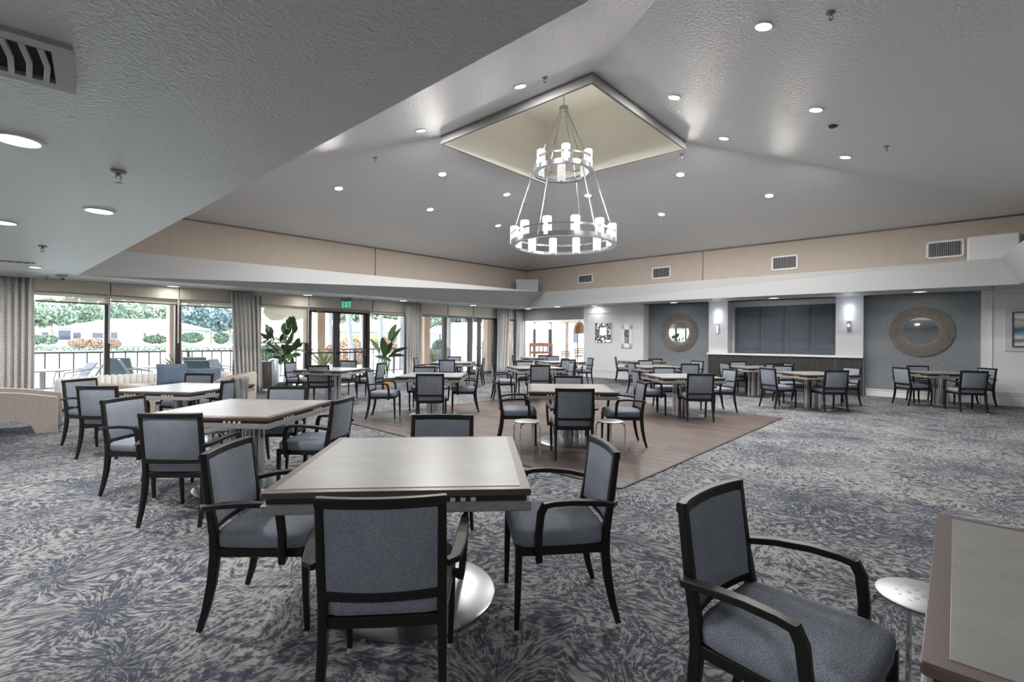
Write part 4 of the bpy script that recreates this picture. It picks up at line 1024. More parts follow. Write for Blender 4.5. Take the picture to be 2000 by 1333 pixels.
# T1 foremost
tfront(781, 961.6, 4, 'large foremost grey-topped table with brown edge, centre of the foreground')
chair(747, 975.5, 90 + 5, CHL + 'in the centre foreground, back to the viewer')
chair(443, 875, 2, CHL + 'at the left side of the foremost table')
chair(1186, 863, 187, CHL + 'at the right side of the foremost table')
chair(867, 812, -91, CHL + 'at the far side of the foremost table, facing the viewer')
# T2
tfront(397, 821.2, -5, 'grey-topped table at left, second from the front, with a small stool under it')
chair(331.5, 816, 92, CHL + 'at the near side of the second left table, back to the viewer')
chair(240, 786, -4, CHL + 'at the left side of the second left table')
chair(675, 782, 175, CHL + 'at the right side of the second left table')
chair(564.5, 760.5, -90, CHL + 'at the far side of the second left table')
# T3
tfront(290, 774, -8, 'table shining white in window light beside the cream sofa')
chair(188.5, 764.5, 92, CHL + 'at the near side of the table by the cream sofa')
chair(155, 751, -6, CHL + 'at the left side of the table by the cream sofa')
chair(391.5, 737, -92, CHL + 'at the far side of the table by the cream sofa')
c12 = chair(460, 748, 172, CHL + 'with a grey throw over its back, right of the sofa table')
# T4
table(-3.95, 10.55, -14, 'table in front of the double glass doors')
chair(621.5, 718.4, 96, CHL + 'at the near side of the table before the doors')
chair(565.5, 713, -8, CHL + 'at the left side of the table before the doors, by the leafy plant')
chair(681.5, 708.4, -95, CHL + 'at the far side of the table before the doors')
chair(746.5, 712, 172, CHL + 'at the right side of the table before the doors')
# T5
tfront(836.6, 738.8, -1, 'table on the left corner of the wood floor')
chair(721, 727, 2, CHL + 'at the left side of the table on the wood floor’s left corner'.replace('’', "'"))
chair(840.5, 732.4, 95, CHL + "at the near side of the table on the wood floor's left corner")
chair(935.5, 720, 188, CHL + "at the right side of the table on the wood floor's left corner")
chair(830, 718.4, -86, CHL + "at the far side of the table on the wood floor's left corner")
# T6
tfront(880, 711, -3, 'small far table before the window with the striped outdoor bench')
chair(873, 704.3, 94, CHL + 'at the near side of the table by the striped bench window')
chair(811, 701.5, -4, CHL + 'at the left side of the table by the striped bench window')
chair(888, 698, -92, CHL + 'at the far side of the table by the striped bench window')
chair(946.5, 700.5, 176, CHL + 'at the right side of the table by the striped bench window')
# T7
tfront(1121.5, 764.7, -2, 'table in the middle of the wood floor with two metal stools in front')
chair(1124.4, 758, 90, CHL + 'between the two metal stools, back to the viewer')
chair(972, 744.3, 2, CHL + 'behind the left metal stool, facing right')
chair(1257, 743, 179, CHL + 'behind the right metal stool, facing left')
chair(1110.5, 733, -93, CHL + 'at the far side of the two-stool table')
# T8
table(.57, 11.75, 15, 'table behind the two-stool table, third in the middle row')
chair(1056, 712.8, 94, CHL + 'at the near side of the middle row third table')
chair(961, 711.5, 8, CHL + 'at the left side of the middle row third table')
chair(1024, 705.3, -80, CHL + 'at the far side of the middle row third table')
chair(1119, 706, 190, CHL + 'with pale lit back at the right side of the middle row third table')
# T9
table(1.55, 15.0, 18, 'table in front of the annex opening')
chair(1110.8, 700.8, 95, CHL + 'at the near side of the table before the annex opening')
chair(1155, 697.5, 192, CHL + 'at the right side of the table before the annex opening')
chair(1080, 694.5, -85, CHL + 'at the far side of the table before the annex opening')
chair(1001, 694, -3, CHL + 'beside the rightmost curtain, facing right')
# T10
table(.95, 18.2, 5, 'farthest table at the mouth of the annex')
chair(1063, 693, 100, CHL + 'at the farthest table, its back half hidden behind others')
# T11
table(3.25, 9.15, 4, 'table on the right part of the wood floor')
chair(1370, 725.4, 84, CHL + 'at the near side of the right wood floor table, back to the viewer')
chair(1240.5, 720.3, 2, CHL + 'at the left side of the right wood floor table')
chair(1297, 713.8, -95, CHL + 'at the far side of the right wood floor table')
chair(1428, 716, 190, CHL + 'at the right side of the right wood floor table')
# T12
table(3.75, 12.5, 12, 'table behind the right wood floor table, nearer of the two toward the left mirror')
chair(1232.4, 704.8, 12, CHL + 'at the left side of the nearer table below the left mirror')
chair(1261, 700.8, -80, CHL + 'at the far side of the nearer table below the left mirror')
chair(1349, 706.3, 88, CHL + 'at the near side of the nearer table below the left mirror')
chair(1363.5, 700.6, 205, CHL + 'right of the nearer table below the left mirror, by the bar end')
# T13
table(4.2, 15.5, 8, 'farthest table directly under the left round mirror')
chair(1202, 694.8, -10, CHL + 'at the left side of the farthest table, before the white panelled wall')
chair(1240, 692.0, -88, CHL + 'at the far side of the farthest table near the niche corner')
chair(1281, 697.3, 94, CHL + 'at the near side of the farthest table under the left mirror')
chair(1325, 693.2, 200, CHL + 'at the right side of the farthest table under the left mirror')
# T14
table(6.35, 12.5, 10, 'table in front of the left part of the bar counter')
chair(0, 0, 10, CHL + 'at the left side of the table before the bar, left end', xy=(5.65, 12.7))
chair(0, 0, -90, CHL + 'at the far side of the table before the bar, against the dark wood', xy=(6.35, 13.4))
chair(1513, 704, 82, CHL + 'at the near side of the table before the bar, back to the viewer')
chair(0, 0, 190, CHL + 'at the right side of the table before the bar, partly hidden', xy=(7.25, 12.5))
# T15
table(6.42, 10.15, 6, 'table in front of the right part of the bar counter')
chair(1498, 713, 12, CHL + 'at the left side of the table before the bar right end')
chair(1636, 715.8, 86, CHL + 'at the near side of the table before the bar right end')
chair(1528, 707.5, -92, CHL + 'at the far left side of the table before the bar right end')
chair(1666, 709.2, 190, CHL + 'right of the table before the bar right end, by the niche')
# T16
table(9.63, 10.7, -12, 'table under the right round mirror')
chair(0, 0, 0, CHL + 'leftmost at the table under the right mirror', xy=(8.72, 10.7))
chair(0, 0, -103, CHL + 'behind the table under the right mirror, against the wall', xy=(9.83, 11.55))
chair(0, 0, 74, CHL + 'nearest at the table under the right mirror, back to the viewer', xy=(9.24, 9.5))
chair(0, 0, 176, CHL + 'rightmost at the table under the right mirror, by the white wall', xy=(10.6, 10.6))
# T17
table(1.68, 1.02, -43, 'table cut off by the bottom right corner of the frame')
chair(1386.5, 951, -49, CHL + 'in the right foreground seen from above, beside the corner table')

# grey throw over a chair back
def throw():
    m_ = c12.matrix_basis.copy(); q = MB(); nu, nv = 12, 14; q.uv = None
    for i in range(nu + 1):
        for j in range(nv + 1):
            u = i / nu; v = j / nv * 2 - 1
            x = -.02 + .24 * u * (1 - 0.15 * abs(v)) + .03 * v * (1 if v > 0 else .2); yb = -.274
            if abs(v) < .12: y = yb + v * .25; z = .878
            else:
                sg = 1 if v > 0 else -1; d = (abs(v) - .12) * .5
                y = yb + sg * (.035 + .02 * math.sin(u * 14 + v)) + sg * d * .06; z = .874 - d * (1.0 if sg > 0 else .85)
            q.v.append(Vector((x + .01 * math.sin(v * 7 + u * 9), y, z + .004 * math.sin(u * 16))))
    for i in range(nu):
        for j in range(nv):
            k = i * (nv + 1) + j; q.f.append((k, k + 1, k + nv + 2, k + nv + 1))
    o = ob('throw_blanket', q, M_throw, None, m_, 60); sd = o.modifiers.new('thickness', 'SOLIDIFY'); sd.thickness = .012
    tag(o, 'grey knitted throw draped over a chair back near the second curtain', 'throw')
throw()

# ------------------------------------------------------------------ metal stools
def stool(x, y, rot, label):
    t = thing('metal_stool', label, 'stool', TR(x, y, 0, rot), 'small round metal stools'); h = .46; R_ = .15
    q = MB(); q.lathe([(.001, h - .012), (R_ - .01, h - .012), (R_, h - .008), (R_, h - .002), (R_ - .006, h + .002), (.001, h)], 32); s = ob('seat', q, M_stool, t)
    hl = MB()
    for k in range(3):
        n = (0, 6, 12)[k] if k else 1; rr = (0, .045, .085)[k]
        for i in range(n):
            a = 2 * PI * i / n; hl = MB(); hl.lathe([(.001, h + .0005), (.008, h + .0005), (.008, h + .0012), (.001, h + .0012)], 8, c=(rr * math.cos(a), rr * math.sin(a), 0))
            ob('perforation', hl, M_grey, s)
    for k in range(4):
        a = PI / 4 + k * PI / 2; c, s2 = math.cos(a), math.sin(a)
        q = MB(); q.tube([(r_ * c, r_ * s2, z) for r_, z in ((.06, h - .022), (.12, h - .022), (.152, h - .03), (.168, h - .055), (.172, h - .09), (.178, .0))], .0105, 8); ob('leg', q, M_chrome, t)
stool(.185, 5.68, .3, 'round polished metal stool, left of the two on the wood floor')
stool(1.19, 5.72, .6, 'round polished metal stool, right of the two on the wood floor')
stool(1.565, 1.80, .35, 'round perforated metal stool beside the bottom right table')
stool(-3.08, 4.98, .2, 'round metal stool tucked behind the second left table')

# ------------------------------------------------------------------ lounge
def rbox(name, x0, x1, y0, y1, z0, z1, b, m_, parent):
    q = MB(); q.bbox(x0, x1, y0, y1, z0, z1, b); return ob(name, q, m_, parent, smooth=60)
# cream channel sofa along the windows
e1 = U(120, 817, 0.0)
sf_s = (Vector((e1.x, e1.y)) - WW.P).dot(WW.d); sf_off = (Vector((e1.x, e1.y)) - WW.P).dot(WW.n)
sf = thing('channel_sofa', 'cream channel-tufted sofa with its back to the windows', 'sofa', WW.M(sf_s, sf_off, 0))
# local x along the wall, local y into the room; the left arm is nearest the camera
SL = 2.8
zbk = 0.63
q = MB()
def armring(x, k): return None
rbox('arm', 0, .24, -.86, 0.0, 0.02, .62, .07, M_sofa, sf)
rbox('arm', SL, SL + .24, -.86, 0.0, 0.02, .62, .07, M_sofa, sf)
n = 24
for i in range(n):
    a = .24 + (SL - .24) * i / n; b = .24 + (SL - .24) * (i + 1) / n
    rbox('back_channel', a + .003, b - .003, -.88, -.66, .3, zbk, .03, M_sofa, sf)
rbox('base', .2, SL + .02, -.85, -.05, .04, .30, .03, M_sofa, sf)
rbox('seat_cushion', .245, SL / 2 + .1, -.65, -.02, .30, .44, .04, M_sofa, sf)
rbox('seat_cushion', SL / 2 + .11, SL - .005, -.65, -.02, .30, .44, .04, M_sofa, sf)
def pillow(px, py, Y, w, h, rz_, label):
    p = at(px, py, Y); q = MB(); n = 10
    for s in (-1, 1):
        for i in range(n + 1):
            for j in range(n + 1):
                u, v = -1 + 2 * i / n, -1 + 2 * j / n; bul = (1 - u ** 4) * (1 - v ** 4)
                pin = 1 - .06 * (1 - abs(v)) * 1 if abs(u) > .9 else 1
                q.v.append(Vector((u * w / 2 * (1 - .05 * (1 - v * v)), s * .07 * bul ** .6, v * h / 2 * (1 - .07 * (1 - u * u)))))
    for s in (0, 1):
        for i in range(n):
            for j in range(n):
                k = s * (n + 1) ** 2 + i * (n + 1) + j; f = (k, k + 1, k + n + 2, k + n + 1); q.f.append(f if s else f[::-1])
    o = ob('throw_pillow', q, M_pillow, None, Matrix.Translation(p) @ Matrix.Rotation(rz_, 4, 'Z') @ Matrix.Rotation(-.15, 4, 'X'), 60)
    tag(o, label, 'pillow', 'blue pillows on the sofa')
pillow(337, 740, 10.3, .56, .48, .75, 'slate blue square pillow on the right half of the cream sofa')
pillow(386, 745, 10.75, .5, .42, .6, 'slate blue pillow on the sofa end behind a dining chair, left of the barrel chair')
pillow(408, 745, 10.9, .5, .42, .5, 'slate blue pillow on the sofa end nearest the barrel chair')
# tan armchair at far left (side view with arched leg cut)
def sidechair(mw, label, R0=.42, h=.78):
    t = thing('barrel_armchair', label, 'armchair', mw, 'curved tan lounge chairs')
    q = MB(); n = 20; rin, rout = .33, .44
    ringsA = []
    for i in range(n + 1):
        a = math.radians(-130 + 260 * i / n) + PI / 2 + PI     # open towards +y
        ht = h - .16 * (abs(i / n - .5) * 2) ** 2
        c, s = math.cos(a), math.sin(a)
        ringsA.append([(rin * c, rin * s, .14), (rout * .92 * c, rout * .92 * s, .10), (rout * c, rout * s, .4), (rout * 1.02 * c, rout * 1.02 * s, ht - .04), ((rout - .03) * c, (rout - .03) * s, ht), ((rin + .03) * c, (rin + .03) * s, ht), (rin * c, rin * s, ht - .04)])
    q.loft(ringsA); ob('curved_back', q, M_tan, t, smooth=50)
    q = MB(); q.lathe([(.001, .16), (.31, .16), (.33, .2), (.33, .40), (.30, .44), (.001, .45)], 28); ob('seat_cushion', q, M_tan, t, smooth=50)
    q = MB(); q.lathe([(.001, 0), (.26, 0), (.28, .04), (.28, .16), (.001, .16)], 24); ob('base', q, M_tan, t, smooth=50)
p = U(452, 800, 0); sidechair(TR(-5.35, 9.05, 0, math.radians(115)), 'curved tan barrel armchair in front of the second curtain')
sidechair(TR(-6.75, 8.35, 0, math.radians(-20)), 'low rounded tan chair behind the table by the sofa', h=.66)
# the left armchair: slab sides with arched underside
pf, pb = U(62, 842, 0), U(97, 838, 0)
t = thing('slab_armchair', 'large tan boucle armchair with arched side cut by the left edge', 'armchair', TR(-7.52, 7.2, 0, math.radians(40)))
prof = [(.50, 0), (.50, .45), (.49, .52), (.1, .60), (-.45, .66), (-.52, .6), (-.55, .0), (-.36, .0), (-.33, .12), (-.2, .2), (.12, .2), (.22, .13), (.27, .0)]
for y0, y1 in ((-.45, -.31), (.31, .45)):
    q = MB(); q.loft([[(x, y0, z) for x, z in prof], [(x, y1, z) for x, z in prof]]); ob('side_panel', q, M_tan, t, smooth=30)
rbox('seat_cushion', -.35, .46, -.31, .31, .2, .44, .04, M_tan, t)
rbox('back_cushion', -.54, -.34, -.31, .31, .2, .70, .04, M_tan, t)

# waste bin by the second curtain
p = U(520, 766, 0)
t = thing('waste_bin', 'dark brown bin with a curved steel front beside the second curtain', 'waste bin', TR(p.x, p.y + .15, 0, .5))
rbox('cabinet', -.24, .05, -.2, .2, 0, .78, .02, M_leather, t)
q = MB(); q.lathe([(.001, 0), (.15, 0), (.15, .74), (.12, .82), (.04, .85), (.001, .85)], 20, c=(.13, -.02, 0)); ob('steel_front', q, M_steel, t)
# ------------------------------------------------------------------ indoor plants
def leafmesh(l, w, curl=.15, fold=.1):
    q = MB(); n = 6
    for i in range(n + 1):
        v = i / n; ww = w / 2 * math.sin(PI * min(1, v * .92 + .06)) ** .7; z = -curl * l * v * v
        q.v += [Vector((-ww, l * v, z + fold * ww)), Vector((0, l * v, z)), Vector((ww, l * v, z + fold * ww))]
    for i in range(n):
        k = i * 3; q.f += [(k, k + 1, k + 4, k + 3), (k + 1, k + 2, k + 5, k + 4)]
    return q
def addleaf(me, parent, p, d, roll=0):
    d = Vector(d).normalized(); m_ = d.to_track_quat('Y', 'Z').to_matrix().to_4x4()
    return ob('leaf', me, None, parent, Matrix.Translation(p) @ m_ @ Matrix.Rotation(roll, 4, 'Y'))
YP = 11.9
base = at(556, 752, YP); bx, by = base.x, YP
fg = thing('rubber_plant', 'tall broad-leaved green plant in a charcoal pot between curtain and doors', 'potted plant', TR(bx, by, 0))
q = MB(); q.lathe([(.001, 0), (.15, 0), (.19, .05), (.2, .3), (.18, .33), (.16, .33), (.16, .28), (.001, .28)], 20); ob('pot', q, M_pot, fg)
def loc(px, py, dy=0): v = at(px, py, YP + dy); return Vector((v.x - bx, dy, v.z))
lf = mesh('leaf', leafmesh(.26, .13), M_leaf, 60); lf2 = mesh('leaf', leafmesh(.22, .115, .05), M_leaf, 60)
stems = [[(556, 752), (557, 715), (556, 690), (560, 660), (566, 635)], [(556, 715), (545, 690), (530, 668), (524, 655)], [(556, 718), (570, 700), (582, 688), (588, 682)], [(557, 712), (550, 700), (535, 690), (528, 686)]]
for st in stems:
    q = MB(); q.tube([loc(*a) for a in st], [.014 - .002 * i for i in range(len(st))], 6); ob('stem', q, M_trunk, fg)
lv = []
for (px, py) in ((566, 632), (572, 634), (563, 640), (567, 648), (575, 650), (560, 655), (580, 656), (553, 648), (570, 662), (556, 668), (562, 676), (552, 676), (548, 684), (566, 684), (558, 692), (572, 690), (580, 676), (584, 680), (586, 690), (578, 698), (545, 694), (538, 690), (531, 692), (527, 697), (536, 700), (550, 702), (562, 702), (570, 708), (560, 710), (549, 712), (523, 655), (517, 660), (529, 658), (532, 664), (521, 668), (526, 674), (534, 672), (519, 665), (525, 650), (541, 680), (554, 684), (564, 694), (574, 682), (557, 700), (568, 668), (545, 704), (532, 682), (568, 640), (574, 645), (562, 652), (555, 660), (577, 668), (548, 672), (560, 680), (573, 684), (582, 684), (566, 690), (554, 694), (543, 688), (571, 700), (556, 706), (526, 662), (520, 672), (530, 652), (540, 698), (563, 666), (550, 666)):
    p = loc(px, py, random.uniform(-.22, .22)); cen = loc(556, 690) if px > 538 or py > 678 else loc(530, 668)
    d = (p - cen); d.z += .04; d += Vector((random.uniform(-.15, .15), random.uniform(-.25, .1), random.uniform(-.1, .25)))
    addleaf(random.choice((lf, lf, lf2)), fg, p - d.normalized() * .1, d, random.uniform(-.9, .9))
YB = 13.6; base = at(756, 745, YB); bx2 = base.x
bp_ = thing('bird_of_paradise_plant', 'slender plant with paddle leaves in a woven basket right of the doors', 'potted plant', TR(bx2, YB, 0))
q = MB(); q.lathe([(.001, 0), (.12, 0), (.135, .12), (.13, .25), (.115, .25), (.11, .2), (.001, .2)], 18); ob('basket', q, M_basket, bp_)
zs0 = .0
def loc2(px, py, dy=0): v = at(px, py, YB + dy); return Vector((v.x - bx2, dy, v.z))
big = mesh('leaf', leafmesh(.52, .22, .12, .25), M_leaf, 60)
for (bp2, tip) in (((754, 690), (768, 645)), ((755, 692), (775, 652)), ((756, 700), (768, 672)), ((750, 700), (749, 672)), ((745, 700), (730, 672)), ((760, 698), (786, 684)), ((762, 700), (782, 696)), ((752, 704), (742, 700)), ((752, 697), (760, 680))):
    tp = loc2(*tip, random.uniform(-.15, .15)); mid = loc2(*bp2, random.uniform(-.05, .05))
    d = (tp - mid); L_ = d.length; q = MB(); q.tube([(random.uniform(-.03, .03), random.uniform(-.03, .03), .2), mid * .9 + Vector((0, 0, .05)), tp - d.normalized() * .3], [.012, .009, .006], 6); ob('stem', q, M_leaf, bp_)
    addleaf(big, bp_, tp - d.normalized() * .36, d, random.uniform(-.7, .7))

# ------------------------------------------------------------------ outside
og = MB(); a0, a1 = WW.xy(-22, -.26), WW.xy(24, -.26); b0, b1 = WW.xy(-22, -5.5), WW.xy(24, -5.5)
og.quad(P3(a0, -.03), P3(a1, -.03), P3(b1, -.03), P3(b0, -.03)); struct('patio', og, M_patio)
gl = MB(); c0_, c1_2 = WW.xy(-120, -140), WW.xy(140, -140); m0, m1_ = WW.xy(-120, -18), WW.xy(140, -18); b0, b1 = WW.xy(-120, -5.5), WW.xy(140, -5.5)
gl.quad(P3(b0, -.05), P3(b1, -.05), P3(m1_, .1), P3(m0, .1)); gl.quad(P3(m0, .1), P3(m1_, .1), P3(c1_2, .75), P3(c0_, .75)); struct('lawn', gl, M_lawn, label='sunlit lawn beyond the patio')
g2 = MB(); g2.quad((-10, 28.5, -.05), (80, 28.5, -.05), (80, 120, .3), (-10, 120, .3)); struct('lawn', g2, M_lawn)
# railing
RL = 3.2
rt = thing('patio_railing', 'long bronze picket railing along the patio edge outside the windows', 'railing', WW.M(0, -RL))
q = MB(); q.box(-8, 19, -.03, .03, 1.0, 1.05); ob('top_rail', q, M_rail, rt)
q = MB(); q.box(-8, 19, -.02, .02, .1, .14); ob('bottom_rail', q, M_rail, rt)
for i in range(15):
    q = MB(); q.box(-8 + i * 1.9, -7.93 + i * 1.9, -.035, .035, -.03, 1.02); ob('post', q, M_rail, rt)
pk = MB(); s = -7.8
pm = MB(); pm.box(-.014, .014, -.014, .014, .14, 1.0); pm = mesh('picket', pm, M_rail, 0)
while s < 18.9:
    if abs(((s + 8) % 1.9)) > .08: ob('picket', pm, None, rt, Matrix.Translation((s, 0, 0)))
    s += .27
# columns
def column(px, label, w=.3, off=-2.7):
    s = WW.s(px, off); q = MB(); q.bbox(-w / 2, w / 2, -w / 2, w / 2, -.03, 3.1, .015); o = ob('stucco_column', q, M_peach, None, WW.M(s, off)); tag(o, label, 'column', 'peach patio columns')
column(340, 'peach stucco column outside behind the third window mullion')
column(624, 'peach stucco column outside seen through the left door leaf')
column(830, 'peach stucco column outside right of the third curtain', .3, -1.3)
column(952, 'pale peach column outside left of the fourth curtain', .3, -1.6)
column(1001, 'peach stucco column outside seen between the two rightmost curtains')
q = MB(); q.box(-13, 20, -3.2, -.3, 2.95, 3.15); struct('roof', q, M_house, mw=WW.M(0), label='porch roof over the patio')
# agave plants in pots
def agave(px, py, off, label, n=16, hh=.75, pot=M_bpot):
    s = WW.s(px, off); t = thing('potted_agave', label, 'potted plant', WW.M(s, off, -.03), 'spiky potted plants on the patio')
    q = MB(); q.lathe([(.001, 0), (.14, 0), (.2, .15), (.2, .4), (.17, .42), (.16, .38), (.001, .38)], 16); ob('pot', q, pot, t)
    bl_ = mesh('leaf', leafmesh(hh, .08, .25, .4), M_blade, 60)
    for i in range(n):
        a = i * 2.4; tl = .3 + .5 * (i / n); addleaf(bl_, t, Vector((0, 0, .38)), (math.cos(a) * tl, math.sin(a) * tl, 1), 0)
agave(349, 700, -1.75, 'spiky yellow-green plant outside beside the peach column at left', 14)
agave(632, 700, -1.7, 'spiky plant in a blue-grey pot outside behind the left door leaf', 18, .85)
agave(846, 700, -1.5, 'spiky plant outside left of the striped bench', 14)
# sling chairs
def sling(px, py, Y, rz_, m_, label):
    p = at(px, py, Y); t = thing('patio_sling_chair', label, 'patio chair', TR(p.x, Y, -.03, rz_), 'sling chairs on the patio')
    h = p.z + .03
    q = MB(); w = .27; bp3 = [(-.1, .42), (-.22, .65), (-.34, h)]
    q.loft([[(-w, y, z), (w, y, z), (w, y + .012, z + .01), (-w, y + .012, z + .01)] for y, z in [(.3, .40), (.0, .37), (-.12, .42), (-.22, .62), (-.36, h)]]); ob('sling', q, m_, t)
    for s in (-1, 1):
        q = MB(); q.tube([(s * w, .3, .40), (s * w, 0, .37), (s * w, -.12, .42), (s * w, -.22, .62), (s * w, -.37, h + .01)], .016, 6); q.tube([(s * w, -.26, .68), (s * (w + .03), -.1, .66), (s * (w + .03), .25, .6), (s * w, .3, .4), (s * w, .36, 0)], .016, 6); q.tube([(s * w, -.08, .4), (s * w, -.4, 0)], .016, 6); ob('side_frame', q, M_alu, t)
    q = MB(); q.tube([(-w, -.37, h + .01), (w, -.37, h + .01)], .016, 6); ob('top_bar', q, M_alu, t)
sling(145, 721, 11.6, 2.6, M_sling2, 'grey sling patio chair leftmost outside behind the sofa')
sling(174, 714, 12.4, 2.2, M_sling, 'teal sling patio chair left of the first mullion')
sling(243, 709, 12.7, .3, M_sling, 'teal sling patio chair right of the first mullion, back to the window')
sling(270, 712, 12.2, -.8, M_sling, 'teal sling patio chair facing left outside above the sofa')
sling(392, 706, 12.9, .2, M_sling, 'teal sling patio chair outside above the two pillows, farther one')
sling(396, 712, 12.2, .25, M_sling, 'teal sling patio chair outside above the two pillows, nearer one')
sling(444, 710, 13.2, -1.4, M_sling2, 'grey patio armchair outside left of the second curtain')
def ptable(px, py, Y, label):
    p = at(px, py, Y); t = thing('patio_table', label, 'patio table', TR(p.x, Y, -.03), 'patio tables')
    q = MB(); q.lathe([(.001, p.z - .03), (.5, p.z - .03), (.5, p.z + .0), (.001, p.z + .0)], 28); ob('tabletop', q, M_alu, t)
    q = MB(); q.tube([(0, 0, 0), (0, 0, p.z - .02)], .04, 8); q.lathe([(.001, 0), (.25, 0), (.25, .02), (.001, .03)], 16); ob('pedestal', q, M_alu, t)
ptable(82, 732, 11.0, 'round patio table outside next to the first curtain'); ptable(318, 722, 11.9, 'round patio table outside behind the cream sofa')
# striped bench with a person
YBn = 20.9; pl_, pr_ = at(824, 690, YBn), at(906, 690, YBn); bw = (pr_.x - pl_.x) / 2
t = thing('striped_bench', 'outdoor bench with blue striped back cushion seen from behind', 'bench', TR((pl_.x + pr_.x) / 2, YBn, -.03, .12))
ht = at(865, 684, YBn).z + .03
q = MB(); q.loft([[(-bw, -.02, .4), (bw, -.02, .4), (bw, .1, .4), (-bw, .1, .4)], [(-bw, -.12, ht), (bw, -.12, ht), (bw, 0, ht), (-bw, 0, ht)]]); ob('back_cushion', q, mat('bench_blue', (.22, .28, .38), .9), t)
for i in range(9):
    x = -bw + bw * 2 * (i + .5) / 9; q = MB(); q.loft([[(x - .04, -.03, .42), (x + .04, -.03, .42), (x + .04, -.02, .42), (x - .04, -.02, .42)], [(x - .04, -.127, ht - .05), (x + .04, -.127, ht - .05), (x + .04, -.117, ht - .05), (x - .04, -.117, ht - .05)]]); ob('stripe', q, mat('bench_stripe', (.5, .45, .5), .9) if i == 0 else bpy.data.materials['bench_stripe'], t)
q = MB(); q.bbox(-bw, bw, 0, .6, .38, .5, .03); ob('seat', q, bpy.data.materials['bench_blue'], t)
for x in (-bw + .05, bw - .05):
    for y in (0, .55): q = MB(); q.box(x - .03, x + .03, y - .03, y + .03, 0, .4); ob('leg', q, M_alu, t)
# seated person (only head and shoulders show above the bench)
hp = at(883, 681, YBn + .25)
pe = thing('person', 'grey-haired person in a pale shirt seated on the striped bench, seen from behind', 'person', TR(hp.x, YBn + .25, 0, 0))
zh = hp.z; me = bpy.data.meshes.new('body')
J = [(0, 0, .55), (0, -.02, .75), (0, 0, zh - .2), (0, 0.01, zh - .1), (.17, 0, zh - .24), (.22, .08, zh - .45), (.18, .3, .62), (-.17, 0, zh - .24), (-.22, .08, zh - .45), (-.18, .3, .62), (.1, .1, .55), (.12, .5, .55), (.12, .52, .05), (.12, .62, .0), (-.1, .1, .55), (-.12, .5, .55), (-.12, .52, .05), (-.12, .62, .0)]
E_ = [(0, 1), (1, 2), (2, 3), (2, 4), (4, 5), (5, 6), (2, 7), (7, 8), (8, 9), (0, 10), (10, 11), (11, 12), (12, 13), (0, 14), (14, 15), (15, 16), (16, 17)]
RR_ = [.15, .14, .1, .055, .065, .05, .035, .065, .05, .035, .09, .07, .045, .035, .09, .07, .045, .035]
me.from_pydata(J, E_, []); me.materials.append(M_shirt); bo = bpy.data.objects.new('body', me); link(bo, pe)
sk = bo.modifiers.new('skin', 'SKIN'); bo.data.skin_vertices[0].data[0].use_root = True
for i, v in enumerate(bo.data.skin_vertices[0].data): v.radius = (RR_[i], RR_[i] * .8)
ss = bo.modifiers.new('sub', 'SUBSURF'); ss.levels = 2; ss.render_levels = 2
q = MB(); q.lathe([(.001, -.13), (.045, -.12), (.068, -.06), (.078, .0), (.075, .05), (.05, .1), (.001, .12)], 18); q.xf(Matrix.Translation((0, .01, zh)))
q.lathe([(.001, -.02), (.014, -.015), (.012, .02), (.001, .025)], 8, c=(.08, .01, zh - .01)); q.lathe([(.001, -.02), (.014, -.015), (.012, .02), (.001, .025)], 8, c=(-.08, .01, zh - .01)); q.lathe([(.001, -.025), (.014, -.02), (.006, .02), (.001, .025)], 8, c=(0, .092, zh - .02)); ob('head', q, M_skin, pe)
q = MB(); q.lathe([(.082, -.03), (.088, .03), (.08, .07), (.055, .115), (.001, .135)], 18); q.xf(Matrix.Translation((0, -.005, zh))); ob('hair', q, M_hair, pe)

# foliage clouds
def cloud(name, blobs, n, size, m_, label, cat, group=None, trunk=None, tm=M_palm):
    c = sum((Vector(b[0]) for b in blobs), Vector()) / len(blobs); gz = min(b[0][2] - b[1][2] for b in blobs)
    t = thing(name, label, cat, Matrix.Translation((c.x, c.y, 0)), group)
    q = MB(); per = n // len(blobs)
    for cen, rad in blobs:
        for _ in range(per):
            while True:
                v = Vector((random.uniform(-1, 1), random.uniform(-1, 1), random.uniform(-1, 1)))
                if .25 < v.length < 1: break
            v = v.normalized() * (v.length ** .4)
            p = Vector((cen[0] + v.x * rad[0] - c.x, cen[1] + v.y * rad[1] - c.y, cen[2] + v.z * rad[2]))
            a = Vector((random.gauss(0, 1), random.gauss(0, 1), random.gauss(0, 1))).normalized() * size; b = a.cross(Vector((random.gauss(0, 1), random.gauss(0, 1), random.gauss(0, 1)))).normalized() * size * .6
            q.quad(p - a, p - b, p + a, p + b)
    tag(ob('foliage', q, m_, t, smooth=0), kind='stuff')
    if trunk:
        q = MB()
        q.tube([(0, 0, trunk[1]), (.1, 0, (trunk[2] + trunk[1]) / 2), (0, 0, trunk[2])], trunk[0], 8); ob('trunk', q, tm, t)
    return t
def W3(px, py, Y): return tuple(at(px, py, Y))
